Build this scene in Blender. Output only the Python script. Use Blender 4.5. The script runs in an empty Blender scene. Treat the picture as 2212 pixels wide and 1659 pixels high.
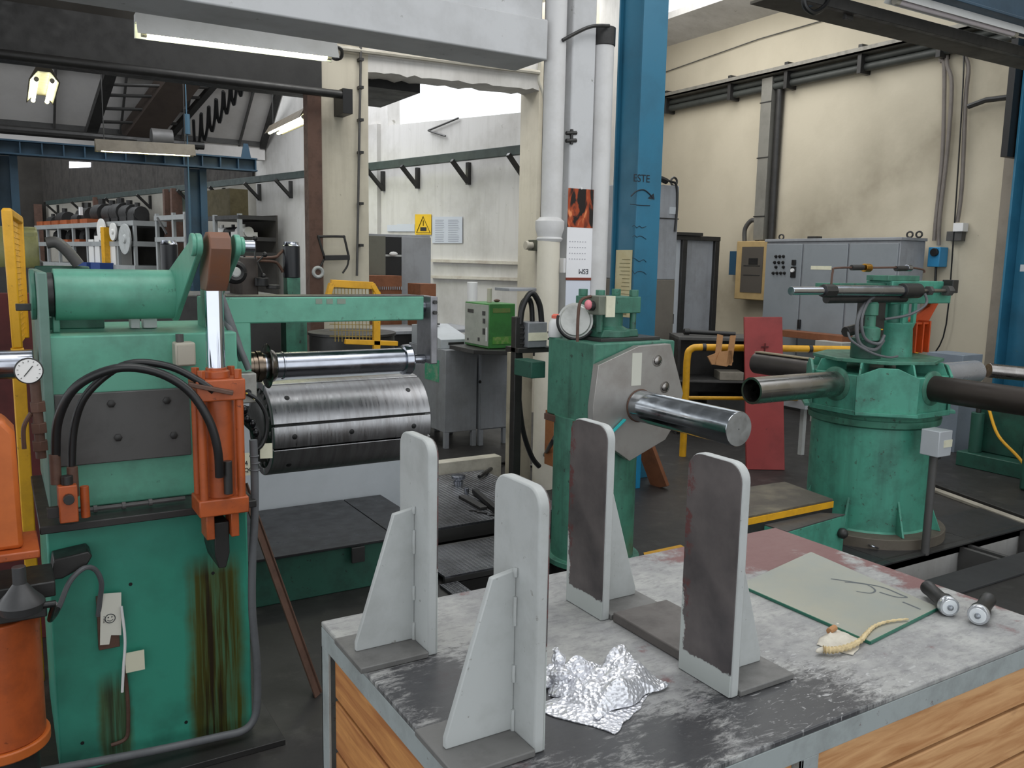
import bpy, bmesh, math, random
from mathutils import Vector, Matrix, noise
R = math.radians
PI = math.pi
random.seed(7)
C = bpy.context.scene.collection
SC = bpy.context.scene

# ------------------------------------------------------------------ camera
CH = 1.6
FPX, CX, CY = 1840.5, 1106.0, 829.5
yaw, pit, rol = 0.54563, 0.142591, 0.019196
fw = Vector((math.sin(yaw)*math.cos(pit), math.cos(yaw)*math.cos(pit), -math.sin(pit)))
rt = Vector((math.cos(yaw), -math.sin(yaw), 0))
up = rt.cross(fw)
rt, up = math.cos(rol)*rt + math.sin(rol)*up, -math.sin(rol)*rt + math.cos(rol)*up
cam = bpy.data.cameras.new('camera'); cam.sensor_width = 36; cam.lens = FPX/2212*36
cam.clip_start = .05; cam.clip_end = 200
co = bpy.data.objects.new('camera', cam); C.objects.link(co)
m = Matrix((rt, up, -fw)).transposed().to_4x4(); m.translation = (0, 0, CH)
co.matrix_world = m
SC.camera = co

def at(x, y, X=None, Y=None, Z=None, d=None):
    """world point seen at photo pixel (x, y) on a given plane (or at forward depth d)"""
    v = fw + rt*((x-CX)/FPX) - up*((y-CY)/FPX)
    if X is not None: t = X/v.x
    elif Y is not None: t = Y/v.y
    elif Z is not None: t = (Z-CH)/v.z
    else: t = d
    return Vector((0, 0, CH)) + v*t

# ------------------------------------------------------------------ world and light
w = bpy.data.worlds.new('overcast_sky'); SC.world = w; w.use_nodes = True
bg = w.node_tree.nodes['Background']
bg.inputs[0].default_value = (.93, .97, 1, 1); bg.inputs[1].default_value = 1.4
SC.view_settings.view_transform = 'Standard'; SC.view_settings.look = 'None'
SC.view_settings.gamma = 1; SC.view_settings.use_curve_mapping = False
SC.view_settings.exposure = 0.1
def area(name, loc, target, sx, sy, power, col=(1, .98, .95)):
    l = bpy.data.lights.new(name, 'AREA'); l.shape = 'RECTANGLE'; l.size = sx; l.size_y = sy
    l.energy = power; l.color = col
    o = bpy.data.objects.new(name, l); C.objects.link(o); o.location = loc
    o.rotation_euler = (Vector(target)-Vector(loc)).to_track_quat('-Z', 'Y').to_euler()
    return o
area('skylight_daylight_bench', (1.2, 1.6, 4.9), (1.2, 1.6, 0), 3.0, 2.2, 42)
area('skylight_daylight_wall', (6.3, 7.6, 4.75), (8.0, 7.6, .5), 1.8, 3.2, 58, (1, .98, .94))
area('skylight_daylight_turret', (4.6, 2.6, 4.9), (4.6, 2.8, 0), 1.5, 2.5, 34)
area('bay_fill_light', (3.0, 6.2, 4.9), (3.4, 7.6, 1.2), 2.2, 1.0, 45, (1, .98, .94))  # added fill light, brightens the beige column and header
area('skylight_daylight_back_hall', (3.2, 10.6, 5.2), (3.9, 10.5, 1), 2.2, 3.5, 165, (.95, .97, 1))

# ------------------------------------------------------------------ materials
def lin(h):
    h = h.lstrip('#'); c = [int(h[i:i+2], 16)/255 for i in (0, 2, 4)]
    return tuple((v/12.92 if v <= .04045 else ((v+.055)/1.055)**2.4) for v in c) + (1,)
class N:
    """small node-tree helper"""
    def __init__(s, name):
        s.m = bpy.data.materials.new(name); s.m.use_nodes = True
        s.t = s.m.node_tree; s.p = s.t.nodes['Principled BSDF']
        s._pos = None
    def n(s, typ, **k):
        q = s.t.nodes.new(typ)
        for a, b in k.items(): setattr(q, a, b)
        return q
    def l(s, a, b): s.t.links.new(a, b)
    def pos(s, obj=False):
        if obj: return s.n('ShaderNodeTexCoord').outputs['Object']
        if s._pos is None: s._pos = s.n('ShaderNodeNewGeometry').outputs['Position']
        return s._pos
    def scaled(s, v, sc):
        q = s.n('ShaderNodeVectorMath', operation='MULTIPLY'); s.l(v, q.inputs[0]); q.inputs[1].default_value = sc
        return q.outputs[0]
    def noise(s, v, scale, detail=4, rough=.6, dist=0):
        q = s.n('ShaderNodeTexNoise'); s.l(v, q.inputs['Vector'])
        q.inputs['Scale'].default_value = scale; q.inputs['Detail'].default_value = detail
        q.inputs['Roughness'].default_value = rough; q.inputs['Distortion'].default_value = dist
        return q.outputs['Fac']
    def ramp(s, v, a, b, lo=0., hi=1.):
        q = s.n('ShaderNodeMapRange'); s.l(v, q.inputs[0])
        q.inputs[1].default_value = a; q.inputs[2].default_value = b
        q.inputs[3].default_value = lo; q.inputs[4].default_value = hi
        return q.outputs[0]
    def math(s, op, a, b=None):
        q = s.n('ShaderNodeMath', operation=op)
        for i, v in enumerate((a, b)):
            if v is None: continue
            if isinstance(v, (int, float)): q.inputs[i].default_value = v
            else: s.l(v, q.inputs[i])
        return q.outputs[0]
    def mix(s, f, a, b):
        q = s.n('ShaderNodeMix', data_type='RGBA')
        for i, v in ((0, f), (6, a), (7, b)):
            if isinstance(v, (int, float, tuple)): q.inputs[i].default_value = v
            else: s.l(v, q.inputs[i])
        return q.outputs[2]
    def xyz(s, v):
        q = s.n('ShaderNodeSeparateXYZ'); s.l(v, q.inputs[0]); return q.outputs
    def base(s, c):
        if isinstance(c, tuple): s.p.inputs['Base Color'].default_value = c
        else: s.l(c, s.p.inputs['Base Color'])
    def bump(s, h, strength=.3, dist=.002):
        q = s.n('ShaderNodeBump'); q.inputs['Strength'].default_value = strength; q.inputs['Distance'].default_value = dist
        s.l(h, q.inputs['Height']); s.l(q.outputs[0], s.p.inputs['Normal'])
    def set(s, rough=None, metal=None):
        if rough is not None:
            if isinstance(rough, (int, float)): s.p.inputs['Roughness'].default_value = rough
            else: s.l(rough, s.p.inputs['Roughness'])
        if metal is not None: s.p.inputs['Metallic'].default_value = metal
    def band(s, v, c, wd):
        """1 at v == c falling to 0 at distance wd"""
        d = s.math('ABSOLUTE', s.math('SUBTRACT', v, c))
        return s.ramp(d, 0, wd, 1, 0)

MC = {}
def paint(name, col, dirt='#2a2622', amt=.5, scale=6, rough=.45, metal=0., spots=.0, spotcol=None, bump=.1, streak=0.):
    """painted or plain surface with patchy dirt, optional chips and vertical streaks"""
    if name in MC: return MC[name]
    k = N(name); p = k.pos()
    f = k.ramp(k.noise(p, scale, 6, .65), .45, .8, 0, amt)
    c = k.mix(f, lin(col), lin(dirt))
    if streak:
        st = k.ramp(k.noise(k.scaled(p, (14, 14, 1.2)), 1, 4, .6), .5, .75, 0, streak)
        c = k.mix(st, c, lin(dirt))
    if spots:
        sp = k.ramp(k.noise(p, scale*5, 5, .7), .68-.1*spots, .74-.1*spots, 0, .8)
        c = k.mix(sp, c, lin(spotcol or dirt))
    k.base(c); k.set(k.ramp(k.noise(p, scale*2), .3, .7, rough-.08, rough+.12), metal)
    if bump: k.bump(k.noise(p, 60, 3), bump, .002)
    MC[name] = k.m; return k.m
def steel(name, col='#b8bac0', rough=.25, dirt='#3a3632', amt=.35, scale=8, stretch=(1, 1, 1)):
    if name in MC: return MC[name]
    k = N(name); p = k.scaled(k.pos(), stretch)
    f = k.ramp(k.noise(p, scale, 6, .6), .45, .8, 0, amt)
    k.base(k.mix(f, lin(col), lin(dirt)))
    k.set(k.ramp(k.noise(p, scale*3, 4), .3, .7, max(.03, rough-.07), rough+.1), 1.)
    MC[name] = k.m; return k.m
def plain(name, col, rough=.5, metal=0.):
    if name in MC: return MC[name]
    k = N(name); k.base(lin(col)); k.set(rough, metal); MC[name] = k.m; return k.m
def glow(name, col, st):
    k = N(name); k.base(lin(col)); k.p.inputs['Emission Color'].default_value = lin(col)
    k.p.inputs['Emission Strength'].default_value = st; return k.m

GREEN = paint('green_machine_paint', '#5c9f88', '#3a4a44', .6, 5, .38, spots=.25, spotcol='#31443c')
GREEN2 = paint('green_machine_paint_worn', '#447d69', '#222b27', .8, 5, .45, spots=.7, spotcol='#2a2b26', streak=.5)
GREEN3 = paint('green_turret_paint', '#4a9580', '#2c463e', .8, 5, .42, spots=.6, spotcol='#3a3a30', streak=.35)
DGREEN = paint('dark_green_paint', '#235244', '#101614', .8, 6, .5, spots=.5)
ORANGE = paint('orange_hydraulic_paint', '#ad5428', '#4a2010', .65, 8, .38, spots=.4, spotcol='#501c0c')
ORANGE2 = paint('bright_orange_paint', '#c0642a', '#6e300f', .6, 4, .4, spots=.2)
GREY = paint('grey_cabinet_paint', '#92959a', '#55534e', .5, 3, .5, streak=.25)
LGREY = paint('light_grey_stand_paint', '#b1b4b3', '#77756e', .4, 9, .5, spots=.25, spotcol='#6b675e')
TGREY = paint('grey_frame_paint', '#9aa1a1', '#54534e', .55, 10, .5, spots=.35, spotcol='#5c4a42')
BLUE = paint('blue_column_paint', '#2d6f8c', '#1b4457', .6, 2, .4, spots=.2, spotcol='#4a6a72')
DBLUE = paint('dark_blue_beam_paint', '#1b3a4e', '#0d171e', .7, 2, .5)
YELLOW = paint('yellow_rail_paint', '#dba21c', '#6b4a10', .45, 9, .42, spots=.3, spotcol='#5b4415')
RED = paint('red_board_paint', '#8e2d2c', '#3e1a18', .5, 4, .5, spots=.2)
DRED = paint('dark_red_paint', '#5a2020', '#1c0d0d', .7, 5, .6)
WALLW = paint('white_wall_plaster', '#cbc9c6', '#8a867e', .5, 1.6, .85, spots=.12, bump=.25, streak=.2)
WALLC = paint('cream_wall_plaster', '#d9cfb4', '#8f8468', .4, 1.3, .85, spots=.05, bump=.25)
CREAM = paint('cream_column_plaster', '#c6bfae', '#82796a', .3, 3, .8, spots=.1, bump=.25, streak=.2)
BEAMW = paint('white_beam_paint', '#c4c5c7', '#77756f', .4, 2, .7, spots=.2, bump=.2)
PIPEW = paint('white_pipe_paint', '#d0cfcf', '#8c877c', .35, 3, .55, bump=.1)
DARKM = paint('dark_oily_metal', '#2b2a29', '#0c0b0a', .7, 7, .42, bump=.15)
DARKC = paint('dark_steel_coating', '#3c3736', '#191716', .6, 6, .45, bump=.15)
GREYP = paint('dark_grey_plate', '#4d4c4b', '#242220', .6, 4, .5, bump=.1)
RUST = paint('rusty_steel', '#5a4034', '#241711', .7, 9, .6, spots=.4, spotcol='#2a1a12')
BRONZE = paint('brown_clevis_steel', '#6d5247', '#8a4c14', .6, 5, .45, bump=.1)
RUBBER = plain('black_rubber', '#19191a', .38)
BLACK = plain('black_plastic', '#141415', .45)
CHROME = steel('chrome_rod', '#d4d8e4', .08, '#8a8c98', .2, 4)
SHAFT = steel('polished_shaft_steel', '#b6bac4', .2, '#5d5a58', .4, 6)
DRUM = steel('drum_segment_steel', '#a3a3a5', .33, '#6a6562', .55, 5, (9, .8, .8))
MANDREL = steel('mandrel_steel', '#b0b5ba', .13, '#5a5c5e', .45, 5)
PLATE = steel('mill_plate_steel', '#a8a5a1', .42, '#6b5b50', .5, 5); PLATE.node_tree.nodes['Principled BSDF'].inputs['Metallic'].default_value = .75
DSTEEL = steel('dark_bar_steel', '#a39f9c', .27, '#5a504a', .45, 6)
WHITE = plain('white_plastic', '#dedede', .5)
PAPER = paint('aged_paper', '#d8d6bf', '#a09c82', .3, 20, .8, bump=0)
BEIGE = plain('beige_box_plastic', '#b2ac9e', .5)
CARD = paint('brown_cardboard', '#b08258', '#755034', .4, 12, .8)
BROWNW = paint('brown_plank_wood', '#7c4c30', '#3e2416', .5, 9, .65)
SHEET = paint('grey_white_sheet_metal', '#b4b9be', '#7f8387', .35, 2.2, .42, bump=0)
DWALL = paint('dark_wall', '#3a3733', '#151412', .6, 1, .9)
ROOFP = paint('dirty_roof_panel', '#d0cdcb', '#8d8780', .4, 1.2, .8)
TUBE = glow('fluorescent_tube_glow', '#fbffd2', 20)
INKB = plain('black_marker_ink', '#17202a', .7)
TEAL = plain('turquoise_paint', '#1ea3a5', .5)
LENS = N('clear_lens'); LENS.base(lin('#dfe4e8')); LENS.set(.08, .2); LENS.p.inputs['Coat Weight'].default_value = 1; LENS = LENS.m

def m_floor():
    k = N('oily_concrete_floor'); p = k.pos()
    a = k.noise(p, 1.1, 7, .65); b = k.noise(p, 7, 6, .7)
    c = k.mix(k.ramp(a, .35, .7), lin('#343231'), lin('#1d1c1b'))
    c = k.mix(k.ramp(b, .55, .8, 0, .6), c, lin('#5a5854'))
    k.base(c); k.set(k.ramp(a, .3, .7, .32, .6)); k.bump(b, .2, .004); return k.m
FLOOR = m_floor()
def m_tread():
    k = N('tread_plate_steel'); p = k.pos()
    q = k.n('ShaderNodeTexVoronoi', feature='F1'); k.l(k.scaled(p, (38, 62, 1)), q.inputs['Vector']); q.inputs['Scale'].default_value = 1
    q.inputs['Randomness'].default_value = .1
    f = k.ramp(k.noise(p, 3, 5), .35, .7)
    k.base(k.mix(f, lin('#8b8d92'), lin('#39383a'))); k.set(.33, .9)
    k.bump(k.ramp(q.outputs['Distance'], .2, .45, 1, 0), .8, .004); return k.m
TREAD = m_tread()
def m_panel():
    """green lower panel with two rust-and-oil runs"""
    k = N('green_panel_with_oil_runs'); p = k.pos(); x, y, z = k.xyz(p)
    c = k.mix(k.ramp(k.noise(p, 5, 6), .45, .8, 0, .5), lin('#39907a'), lin('#2a4f45'))
    c = k.mix(k.ramp(k.noise(p, 2.2, 3), .5, .75, 0, .5), c, lin('#48a592'))
    wob = k.math('ADD', x, k.math('MULTIPLY', k.math('SUBTRACT', k.noise(k.scaled(p, (3, 3, 3)), 2), .5), .05))
    runs = k.noise(k.scaled(p, (70, 70, 2.2)), 1, 5, .6)
    for cx, wd, top, dark in ((.555, .1, .66, 1.), (.245, .05, .33, .75)):
        bnd = k.band(wob, cx, wd); lo = k.ramp(z, top, top-.08)
        edge = k.math('MULTIPLY', k.math('MULTIPLY', k.ramp(bnd, .0, .35), lo), k.ramp(runs, .3, .5, .5, 1))
        c = k.mix(k.math('MULTIPLY', edge, dark), c, lin('#4a4a16'))
        core = k.math('MULTIPLY', k.math('MULTIPLY', k.ramp(bnd, .3, .75), lo), k.ramp(runs, .42, .58))
        c = k.mix(k.math('MULTIPLY', core, .92*dark), c, lin('#20130c'))
    pud = k.math('MULTIPLY', k.ramp(z, .2, .02), k.ramp(k.noise(p, 6), .4, .6))
    c = k.mix(k.math('MULTIPLY', pud, .6), c, lin('#1c2a20'))
    k.base(c); k.set(.36); k.bump(k.noise(p, 30, 3), .1, .002); return k.m
PANEL = m_panel()
def m_table():
    """grey painted bench top: worn to oily dark steel in front, red primer at the back"""
    k = N('worn_bench_top'); p = k.pos(); x, y, z = k.xyz(p)
    n1 = k.noise(p, 7, 8, .68); n2 = k.noise(k.scaled(p, (16, 40, 1)), 1.6, 9, .78, .4); n3 = k.noise(p, 2.6, 5, .6)
    c = k.mix(k.ramp(n1, .38, .68), lin('#a6a6a3'), lin('#7e7e80'))
    c = k.mix(k.ramp(n2, .48, .68, 0, .6), c, lin('#5c5c5f'))
    c = k.mix(k.ramp(n3, .5, .75, 0, .5), c, lin('#626265'))
    red = k.math('ADD', k.math('ADD', k.ramp(y, 1.38, 1.66, 0, .55), k.ramp(x, 1.45, 1.75, -.6, .08)), k.ramp(n1, .3, .7, -.25, .3))
    red2 = k.math('ADD', k.ramp(x, 1.93, 2.03, 0, .45), k.ramp(n1, .35, .7, -.35, .35))
    c = k.mix(k.ramp(k.math('MAXIMUM', red, red2), .18, .34, 0, .85), c, lin('#704240'))
    def blob(cx, cy, r, q=1.):
        dx = k.math('SUBTRACT', x, cx); dy = k.math('MULTIPLY', k.math('SUBTRACT', y, cy), q)
        d = k.math('SQRT', k.math('ADD', k.math('MULTIPLY', dx, dx), k.math('MULTIPLY', dy, dy)))
        return k.ramp(d, 0, r, 1, 0)
    dk = k.math('MAXIMUM', k.math('MAXIMUM', blob(1.2, .98, .34, 1.4), blob(.69, 1.34, .24, .8)), k.math('MAXIMUM', blob(.95, 1.0, .22, 1.2), blob(.8, 1.15, .25, .7)))
    dk = k.math('ADD', dk, k.ramp(n2, .3, .7, -.35, .3))
    c = k.mix(k.ramp(dk, .3, .6, 0, .92), c, lin('#333336'))
    sc = k.ramp(k.noise(k.scaled(p, (22, 60, 1)), 1, 3, .5, 2.5), .61, .66, 0, .7)
    sc = k.math('MULTIPLY', sc, blob(1.35, 1.0, .42, 1.3))
    c = k.mix(sc, c, lin('#c4c4c4'))
    k.base(c); k.set(k.ramp(dk, .2, .7, .5, .34)); k.bump(n2, .12, .002); return k.m
TABLE = m_table()
def m_wood(name, c1, c2, ax):
    k = N(name); p = k.pos()
    st = [9, 9, 9]; st[ax] = .9
    g = k.noise(k.scaled(p, tuple(st)), 5, 6, .6, .7); kn = k.noise(k.scaled(p, (4, 4, 7)), 1.4, 2)
    c = k.mix(k.ramp(g, .35, .65), lin(c1), lin(c2))
    c = k.mix(k.ramp(kn, .66, .74, 0, .7), c, lin('#6b3d1c'))
    k.base(c); k.set(.6); k.bump(g, .15, .002); return k.m
WOODX = m_wood('pine_plank_x', '#d3a473', '#b07a4b', 0)
WOODY = m_wood('pine_plank_y', '#cc9154', '#a3683a', 1)
def m_face():
    """stand face: dark scraped steel with pale paint left along the foot and edges (object space)"""
    k = N('scraped_dark_face'); o = k.pos(True); x, y, z = k.xyz(o); y = k.math('MULTIPLY', y, -1)
    n = k.noise(o, 22, 6, .7)
    c = k.mix(k.ramp(k.noise(o, 8, 5), .35, .7), lin('#5d5655'), lin('#3b3637'))
    e = k.math('ADD', k.ramp(z, -.19, -.165, 1, 0), k.ramp(n, .3, .7, -.3, .3))
    e2 = k.math('ADD', k.math('MULTIPLY', k.ramp(y, .045, .07), k.ramp(z, .02, -.12)), k.ramp(n, .3, .7, -.35, .3))
    c = k.mix(k.ramp(k.math('MULTIPLY', k.ramp(y, .03, .066), k.ramp(n, .45, .6)), .3, .6, 0, .8), c, lin('#5c2a28'))
    c = k.mix(k.ramp(k.math('MAXIMUM', e, e2), .45, .55), c, lin('#aeb3b0'))
    k.base(c); k.set(.5); return k.m
FACE = m_face()
def m_wallr():
    """cream right wall with patchy grime, dark spots and a painted diagonal shade band"""
    k = N('cream_wall_grime_and_shade'); p = k.pos(); x, y, z = k.xyz(p)
    n = k.noise(p, 1.2, 6, .6)
    c = k.mix(k.ramp(n, .45, .8, 0, .35), lin('#c6bda9'), lin('#9b927e'))
    dg = k.math('ADD', k.math('MULTIPLY', y, .63), z)     # soft diagonal shade, painted into the wall colour
    shade_band = k.math('MULTIPLY', k.ramp(k.math('ABSOLUTE', k.math('SUBTRACT', dg, 6.3)), .0, .85, 1, 0), k.ramp(k.noise(p, 1.8, 4), .3, .65, .4, 1))
    c = k.mix(k.math('MULTIPLY', shade_band, .62), c, lin('#6b624f'))
    sp = k.ramp(k.noise(k.scaled(p, (1, 7, 3)), 3, 4, .6), .74, .78, 0, .6)
    c = k.mix(sp, c, lin('#5d5240'))
    k.base(c); k.set(.85); k.bump(k.noise(p, 25, 5), .3, .004); return k.m
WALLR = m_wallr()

# ------------------------------------------------------------------ mesh helpers
class B:
    def __init__(s): s.b = bmesh.new()
    def face_pts(s, pts):
        try: s.b.faces.new([s.b.verts.new(p) for p in pts])
        except ValueError: pass
        return s
    def box(s, x, y, z, rz=0, piv=None):
        vs = [Vector((a, b, c)) for a in x for b in y for c in z]
        if rz:
            pv = Vector(piv) if piv else sum(vs, Vector())/8
            mt = Matrix.Rotation(rz, 3, 'Z'); vs = [pv+mt@(v-pv) for v in vs]
        v = [s.b.verts.new(q) for q in vs]
        for f in ((0, 1, 3, 2), (4, 6, 7, 5), (0, 4, 5, 1), (2, 3, 7, 6), (0, 2, 6, 4), (1, 5, 7, 3)):
            s.b.faces.new([v[i] for i in f])
        return s
    def bar(s, p0, p1, wd, ht, upv=(0, 0, 1)):
        """rectangular bar from p0 to p1, wd across, ht along upv"""
        p0, p1 = Vector(p0), Vector(p1); d = (p1-p0).normalized(); u0 = Vector(upv)
        if abs(d.dot(u0)) > .99: u0 = Vector((0, 1, 0))
        sd = d.cross(u0).normalized(); u = sd.cross(d).normalized()
        v = [s.b.verts.new(p + sd*(a*wd/2) + u*(c*ht/2)) for p in (p0, p1) for a in (-1, 1) for c in (-1, 1)]
        for f in ((0, 1, 3, 2), (4, 6, 7, 5), (0, 4, 5, 1), (2, 3, 7, 6), (0, 2, 6, 4), (1, 5, 7, 3)):
            s.b.faces.new([v[i] for i in f])
        return s
    def ring_frame(s, d):
        d = Vector(d).normalized(); a = Vector((0, 0, 1)) if abs(d.z) < .9 else Vector((1, 0, 0))
        e1 = d.cross(a).normalized(); return d, e1, d.cross(e1).normalized()
    def lathe(s, p, d, prof, n=24, cap=True, a0=0):
        """profile of (t along d, radius)"""
        p = Vector(p); d, e1, e2 = s.ring_frame(d); rings = []
        for t, r in prof:
            rings.append([s.b.verts.new(p + d*t + (e1*math.cos(a0+2*PI*i/n) + e2*math.sin(a0+2*PI*i/n))*r) for i in range(n)])
        for a, b in zip(rings, rings[1:]):
            for i in range(n):
                s.b.faces.new((a[i], a[(i+1) % n], b[(i+1) % n], b[i]))
        if cap:
            s.b.faces.new(rings[0][::-1]); s.b.faces.new(rings[-1])
        return s
    def cyl(s, p0, p1, r, n=24, r2=None):
        p0, p1 = Vector(p0), Vector(p1)
        return s.lathe(p0, p1-p0, [(0, r), ((p1-p0).length, r if r2 is None else r2)], n)
    def pipe(s, p0, p1, r, ri, n=28):
        """hollow tube open at p1 end"""
        p0, p1 = Vector(p0), Vector(p1); L = (p1-p0).length
        return s.lathe(p0, p1-p0, [(0, r), (L, r), (L, ri), (L*.3, ri)], n)
    def tube(s, pts, r, n=10, smooth=6):
        pts = [Vector(p) for p in pts]
        if smooth and len(pts) > 2:
            q = []
            for i in range(len(pts)-1):
                a, b, c, d = pts[max(i-1, 0)], pts[i], pts[i+1], pts[min(i+2, len(pts)-1)]
                for j in range(smooth):
                    t = j/smooth
                    q.append(.5*((2*b)+(c-a)*t+(2*a-5*b+4*c-d)*t*t+(3*b-a-3*c+d)*t**3))
            q.append(pts[-1]); pts = q
        prev = None; rings = []
        for i, p in enumerate(pts):
            d = (pts[min(i+1, len(pts)-1)]-pts[max(i-1, 0)]).normalized()
            if prev is None: _, e1, e2 = s.ring_frame(d)
            else:
                e1 = (prev - d*prev.dot(d)).normalized(); e2 = d.cross(e1)
            prev = e1
            rr = r(i/(len(pts)-1)) if callable(r) else r
            rings.append([s.b.verts.new(p+(e1*math.cos(2*PI*k/n)+e2*math.sin(2*PI*k/n))*rr) for k in range(n)])
        for a, b in zip(rings, rings[1:]):
            for i in range(n): s.b.faces.new((a[i], a[(i+1) % n], b[(i+1) % n], b[i]))
        s.b.faces.new(rings[0][::-1]); s.b.faces.new(rings[-1])
        return s
    def prism(s, pts, ext):
        """closed polygon of 3-D points pushed along ext"""
        ext = Vector(ext); a = [s.b.verts.new(Vector(p)) for p in pts]; b = [s.b.verts.new(Vector(p)+ext) for p in pts]
        s.b.faces.new(a); s.b.faces.new(b[::-1]); n = len(a)
        for i in range(n): s.b.faces.new((a[i], b[i], b[(i+1) % n], a[(i+1) % n]))
        return s
    def sph(s, c, r, sc=(1, 1, 1), n=16):
        c = Vector(c); prof = []
        rings = []
        for i in range(1, n//2):
            th = PI*i/(n//2)
            rings.append([s.b.verts.new(c+Vector((math.sin(th)*math.cos(2*PI*k/n)*r*sc[0], math.sin(th)*math.sin(2*PI*k/n)*r*sc[1], math.cos(th)*r*sc[2]))) for k in range(n)])
        t = s.b.verts.new(c+Vector((0, 0, r*sc[2]))); bt = s.b.verts.new(c-Vector((0, 0, r*sc[2])))
        for a, b in zip(rings, rings[1:]):
            for i in range(n): s.b.faces.new((a[i], b[i], b[(i+1) % n], a[(i+1) % n]))
        for i in range(n):
            s.b.faces.new((t, rings[0][i], rings[0][(i+1) % n])); s.b.faces.new((bt, rings[-1][(i+1) % n], rings[-1][i]))
        return s
    def torus(s, c, d, Rr, r, n=24, a0=0, a1=2*PI):
        d, e1, e2 = s.ring_frame(d); c = Vector(c); full = abs(a1-a0-2*PI) < 1e-6
        pts = [c+(e1*math.cos(a0+(a1-a0)*i/n)+e2*math.sin(a0+(a1-a0)*i/n))*Rr for i in range(n+1)]
        return s.tube(pts, r, 8, 0)
    def each(s, name, mat, parent=None, bev=.0025):
        """every loose piece becomes a mesh object of its own"""
        out = []; seen = set(); s.b.verts.ensure_lookup_table()
        for v0 in list(s.b.verts):
            if v0 in seen: continue
            st = [v0]; isl = []; seen.add(v0)
            while st:
                v = st.pop(); isl.append(v)
                for e in v.link_edges:
                    q = e.other_vert(v)
                    if q not in seen: seen.add(q); st.append(q)
            n = B(); mp = {v: n.b.verts.new(v.co) for v in isl}
            for f in {f for v in isl for f in v.link_faces}: n.b.faces.new([mp[v] for v in f.verts])
            out.append(n.obj(name, mat, parent, bev))
        s.b.free(); return out
    def obj(s, name, mat, parent=None, bev=.0025, sharp=35):
        bmesh.ops.recalc_face_normals(s.b, faces=s.b.faces)
        vs = s.b.verts
        lo = Vector([min(v.co[i] for v in vs) for i in range(3)]); hi = Vector([max(v.co[i] for v in vs) for i in range(3)])
        c = (lo+hi)/2
        bmesh.ops.translate(s.b, verts=vs, vec=-c)
        me = bpy.data.meshes.new(name); s.b.to_mesh(me); s.b.free()
        for p in me.polygons: p.use_smooth = True
        me.set_sharp_from_angle(angle=R(sharp))
        me.materials.append(mat)
        o = bpy.data.objects.new(name, me); C.objects.link(o)
        o.location = c
        if parent is not None: put(o, parent)
        if bev and min(hi-lo) > bev*2.2:
            b = o.modifiers.new('edge', 'BEVEL'); b.width = bev; b.segments = 2; b.limit_method = 'ANGLE'; b.angle_limit = R(50)
        return o
WL = {}
def world_of(o):
    mt = Matrix.LocRotScale(o.location, o.rotation_euler, o.scale)
    return mt if o.parent is None else world_of(o.parent) @ o.matrix_parent_inverse @ mt
def put(o, parent):
    o.parent = parent; o.matrix_parent_inverse = world_of(parent).inverted()
    return o
def tag(o, label, cat, group=None, kind=None):
    o['label'] = label; o['category'] = cat
    if group: o['group'] = group
    if kind: o['kind'] = kind
    return o
def thing(name, label, cat, loc, group=None, kind=None):
    o = bpy.data.objects.new(name, None); C.objects.link(o); o.location = loc; o.empty_display_size = .1
    return tag(o, label, cat, group, kind)
def struct(b, name, mat, bev=0):
    o = b.obj(name, mat, None, bev); o['kind'] = 'structure'; return o
def dup(root, loc, rz=0, label=None, group=None):
    """copy of a thing with copies of its parts and sub-parts"""
    def cp(o, par):
        c = o.copy(); C.objects.link(c)
        if par is not None:
            c.parent = par; c.matrix_parent_inverse = o.matrix_parent_inverse.copy()
        for ch in [q for q in C.objects if q.parent == o]: cp(ch, c)
        return c
    r = cp(root, None); r.location = loc; r.rotation_euler = (0, 0, rz)
    if label: r['label'] = label
    if group: r['group'] = group
    return r
def lettering(txt, name, loc, xdir, ydir, size, mat, parent, ext=.0006):
    cu = bpy.data.curves.new(name, 'FONT'); cu.body = txt; cu.size = size; cu.extrude = ext
    cu.align_x = 'CENTER'; cu.align_y = 'CENTER'
    f = bpy.data.objects.new(name, cu); me = bpy.data.meshes.new_from_object(f)
    bpy.data.objects.remove(f); bpy.data.curves.remove(cu)
    me.materials.clear(); me.materials.append(mat)
    o = bpy.data.objects.new(name, me); C.objects.link(o)
    x = Vector(xdir).normalized(); y = Vector(ydir).normalized(); z = x.cross(y)
    o.location = loc; o.rotation_euler = Matrix((x, y, z)).transposed().to_euler()
    put(o, parent); return o
def ip(v, lo, hi): return lo+(hi-lo)*v

# =================================================================== THE BUILDING
def inter(x, y, P, n):
    v = fw + rt*((x-CX)/FPX) - up*((y-CY)/FPX); o = Vector((0, 0, CH)); n = Vector(n)
    return o + v*((Vector(P)-o).dot(n)/v.dot(n))
SKP = Vector((5.2, 8.08, 0)); SKD = Vector((-.228, .974, 0)); SKN = Vector((-.974, -.228, 0))
def sk(x, y, off=0.): return inter(x, y, SKP+SKN*off, SKN)
def skp(s, z, off=0.): return SKP + SKD*s + SKN*off + Vector((0, 0, z))

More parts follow.
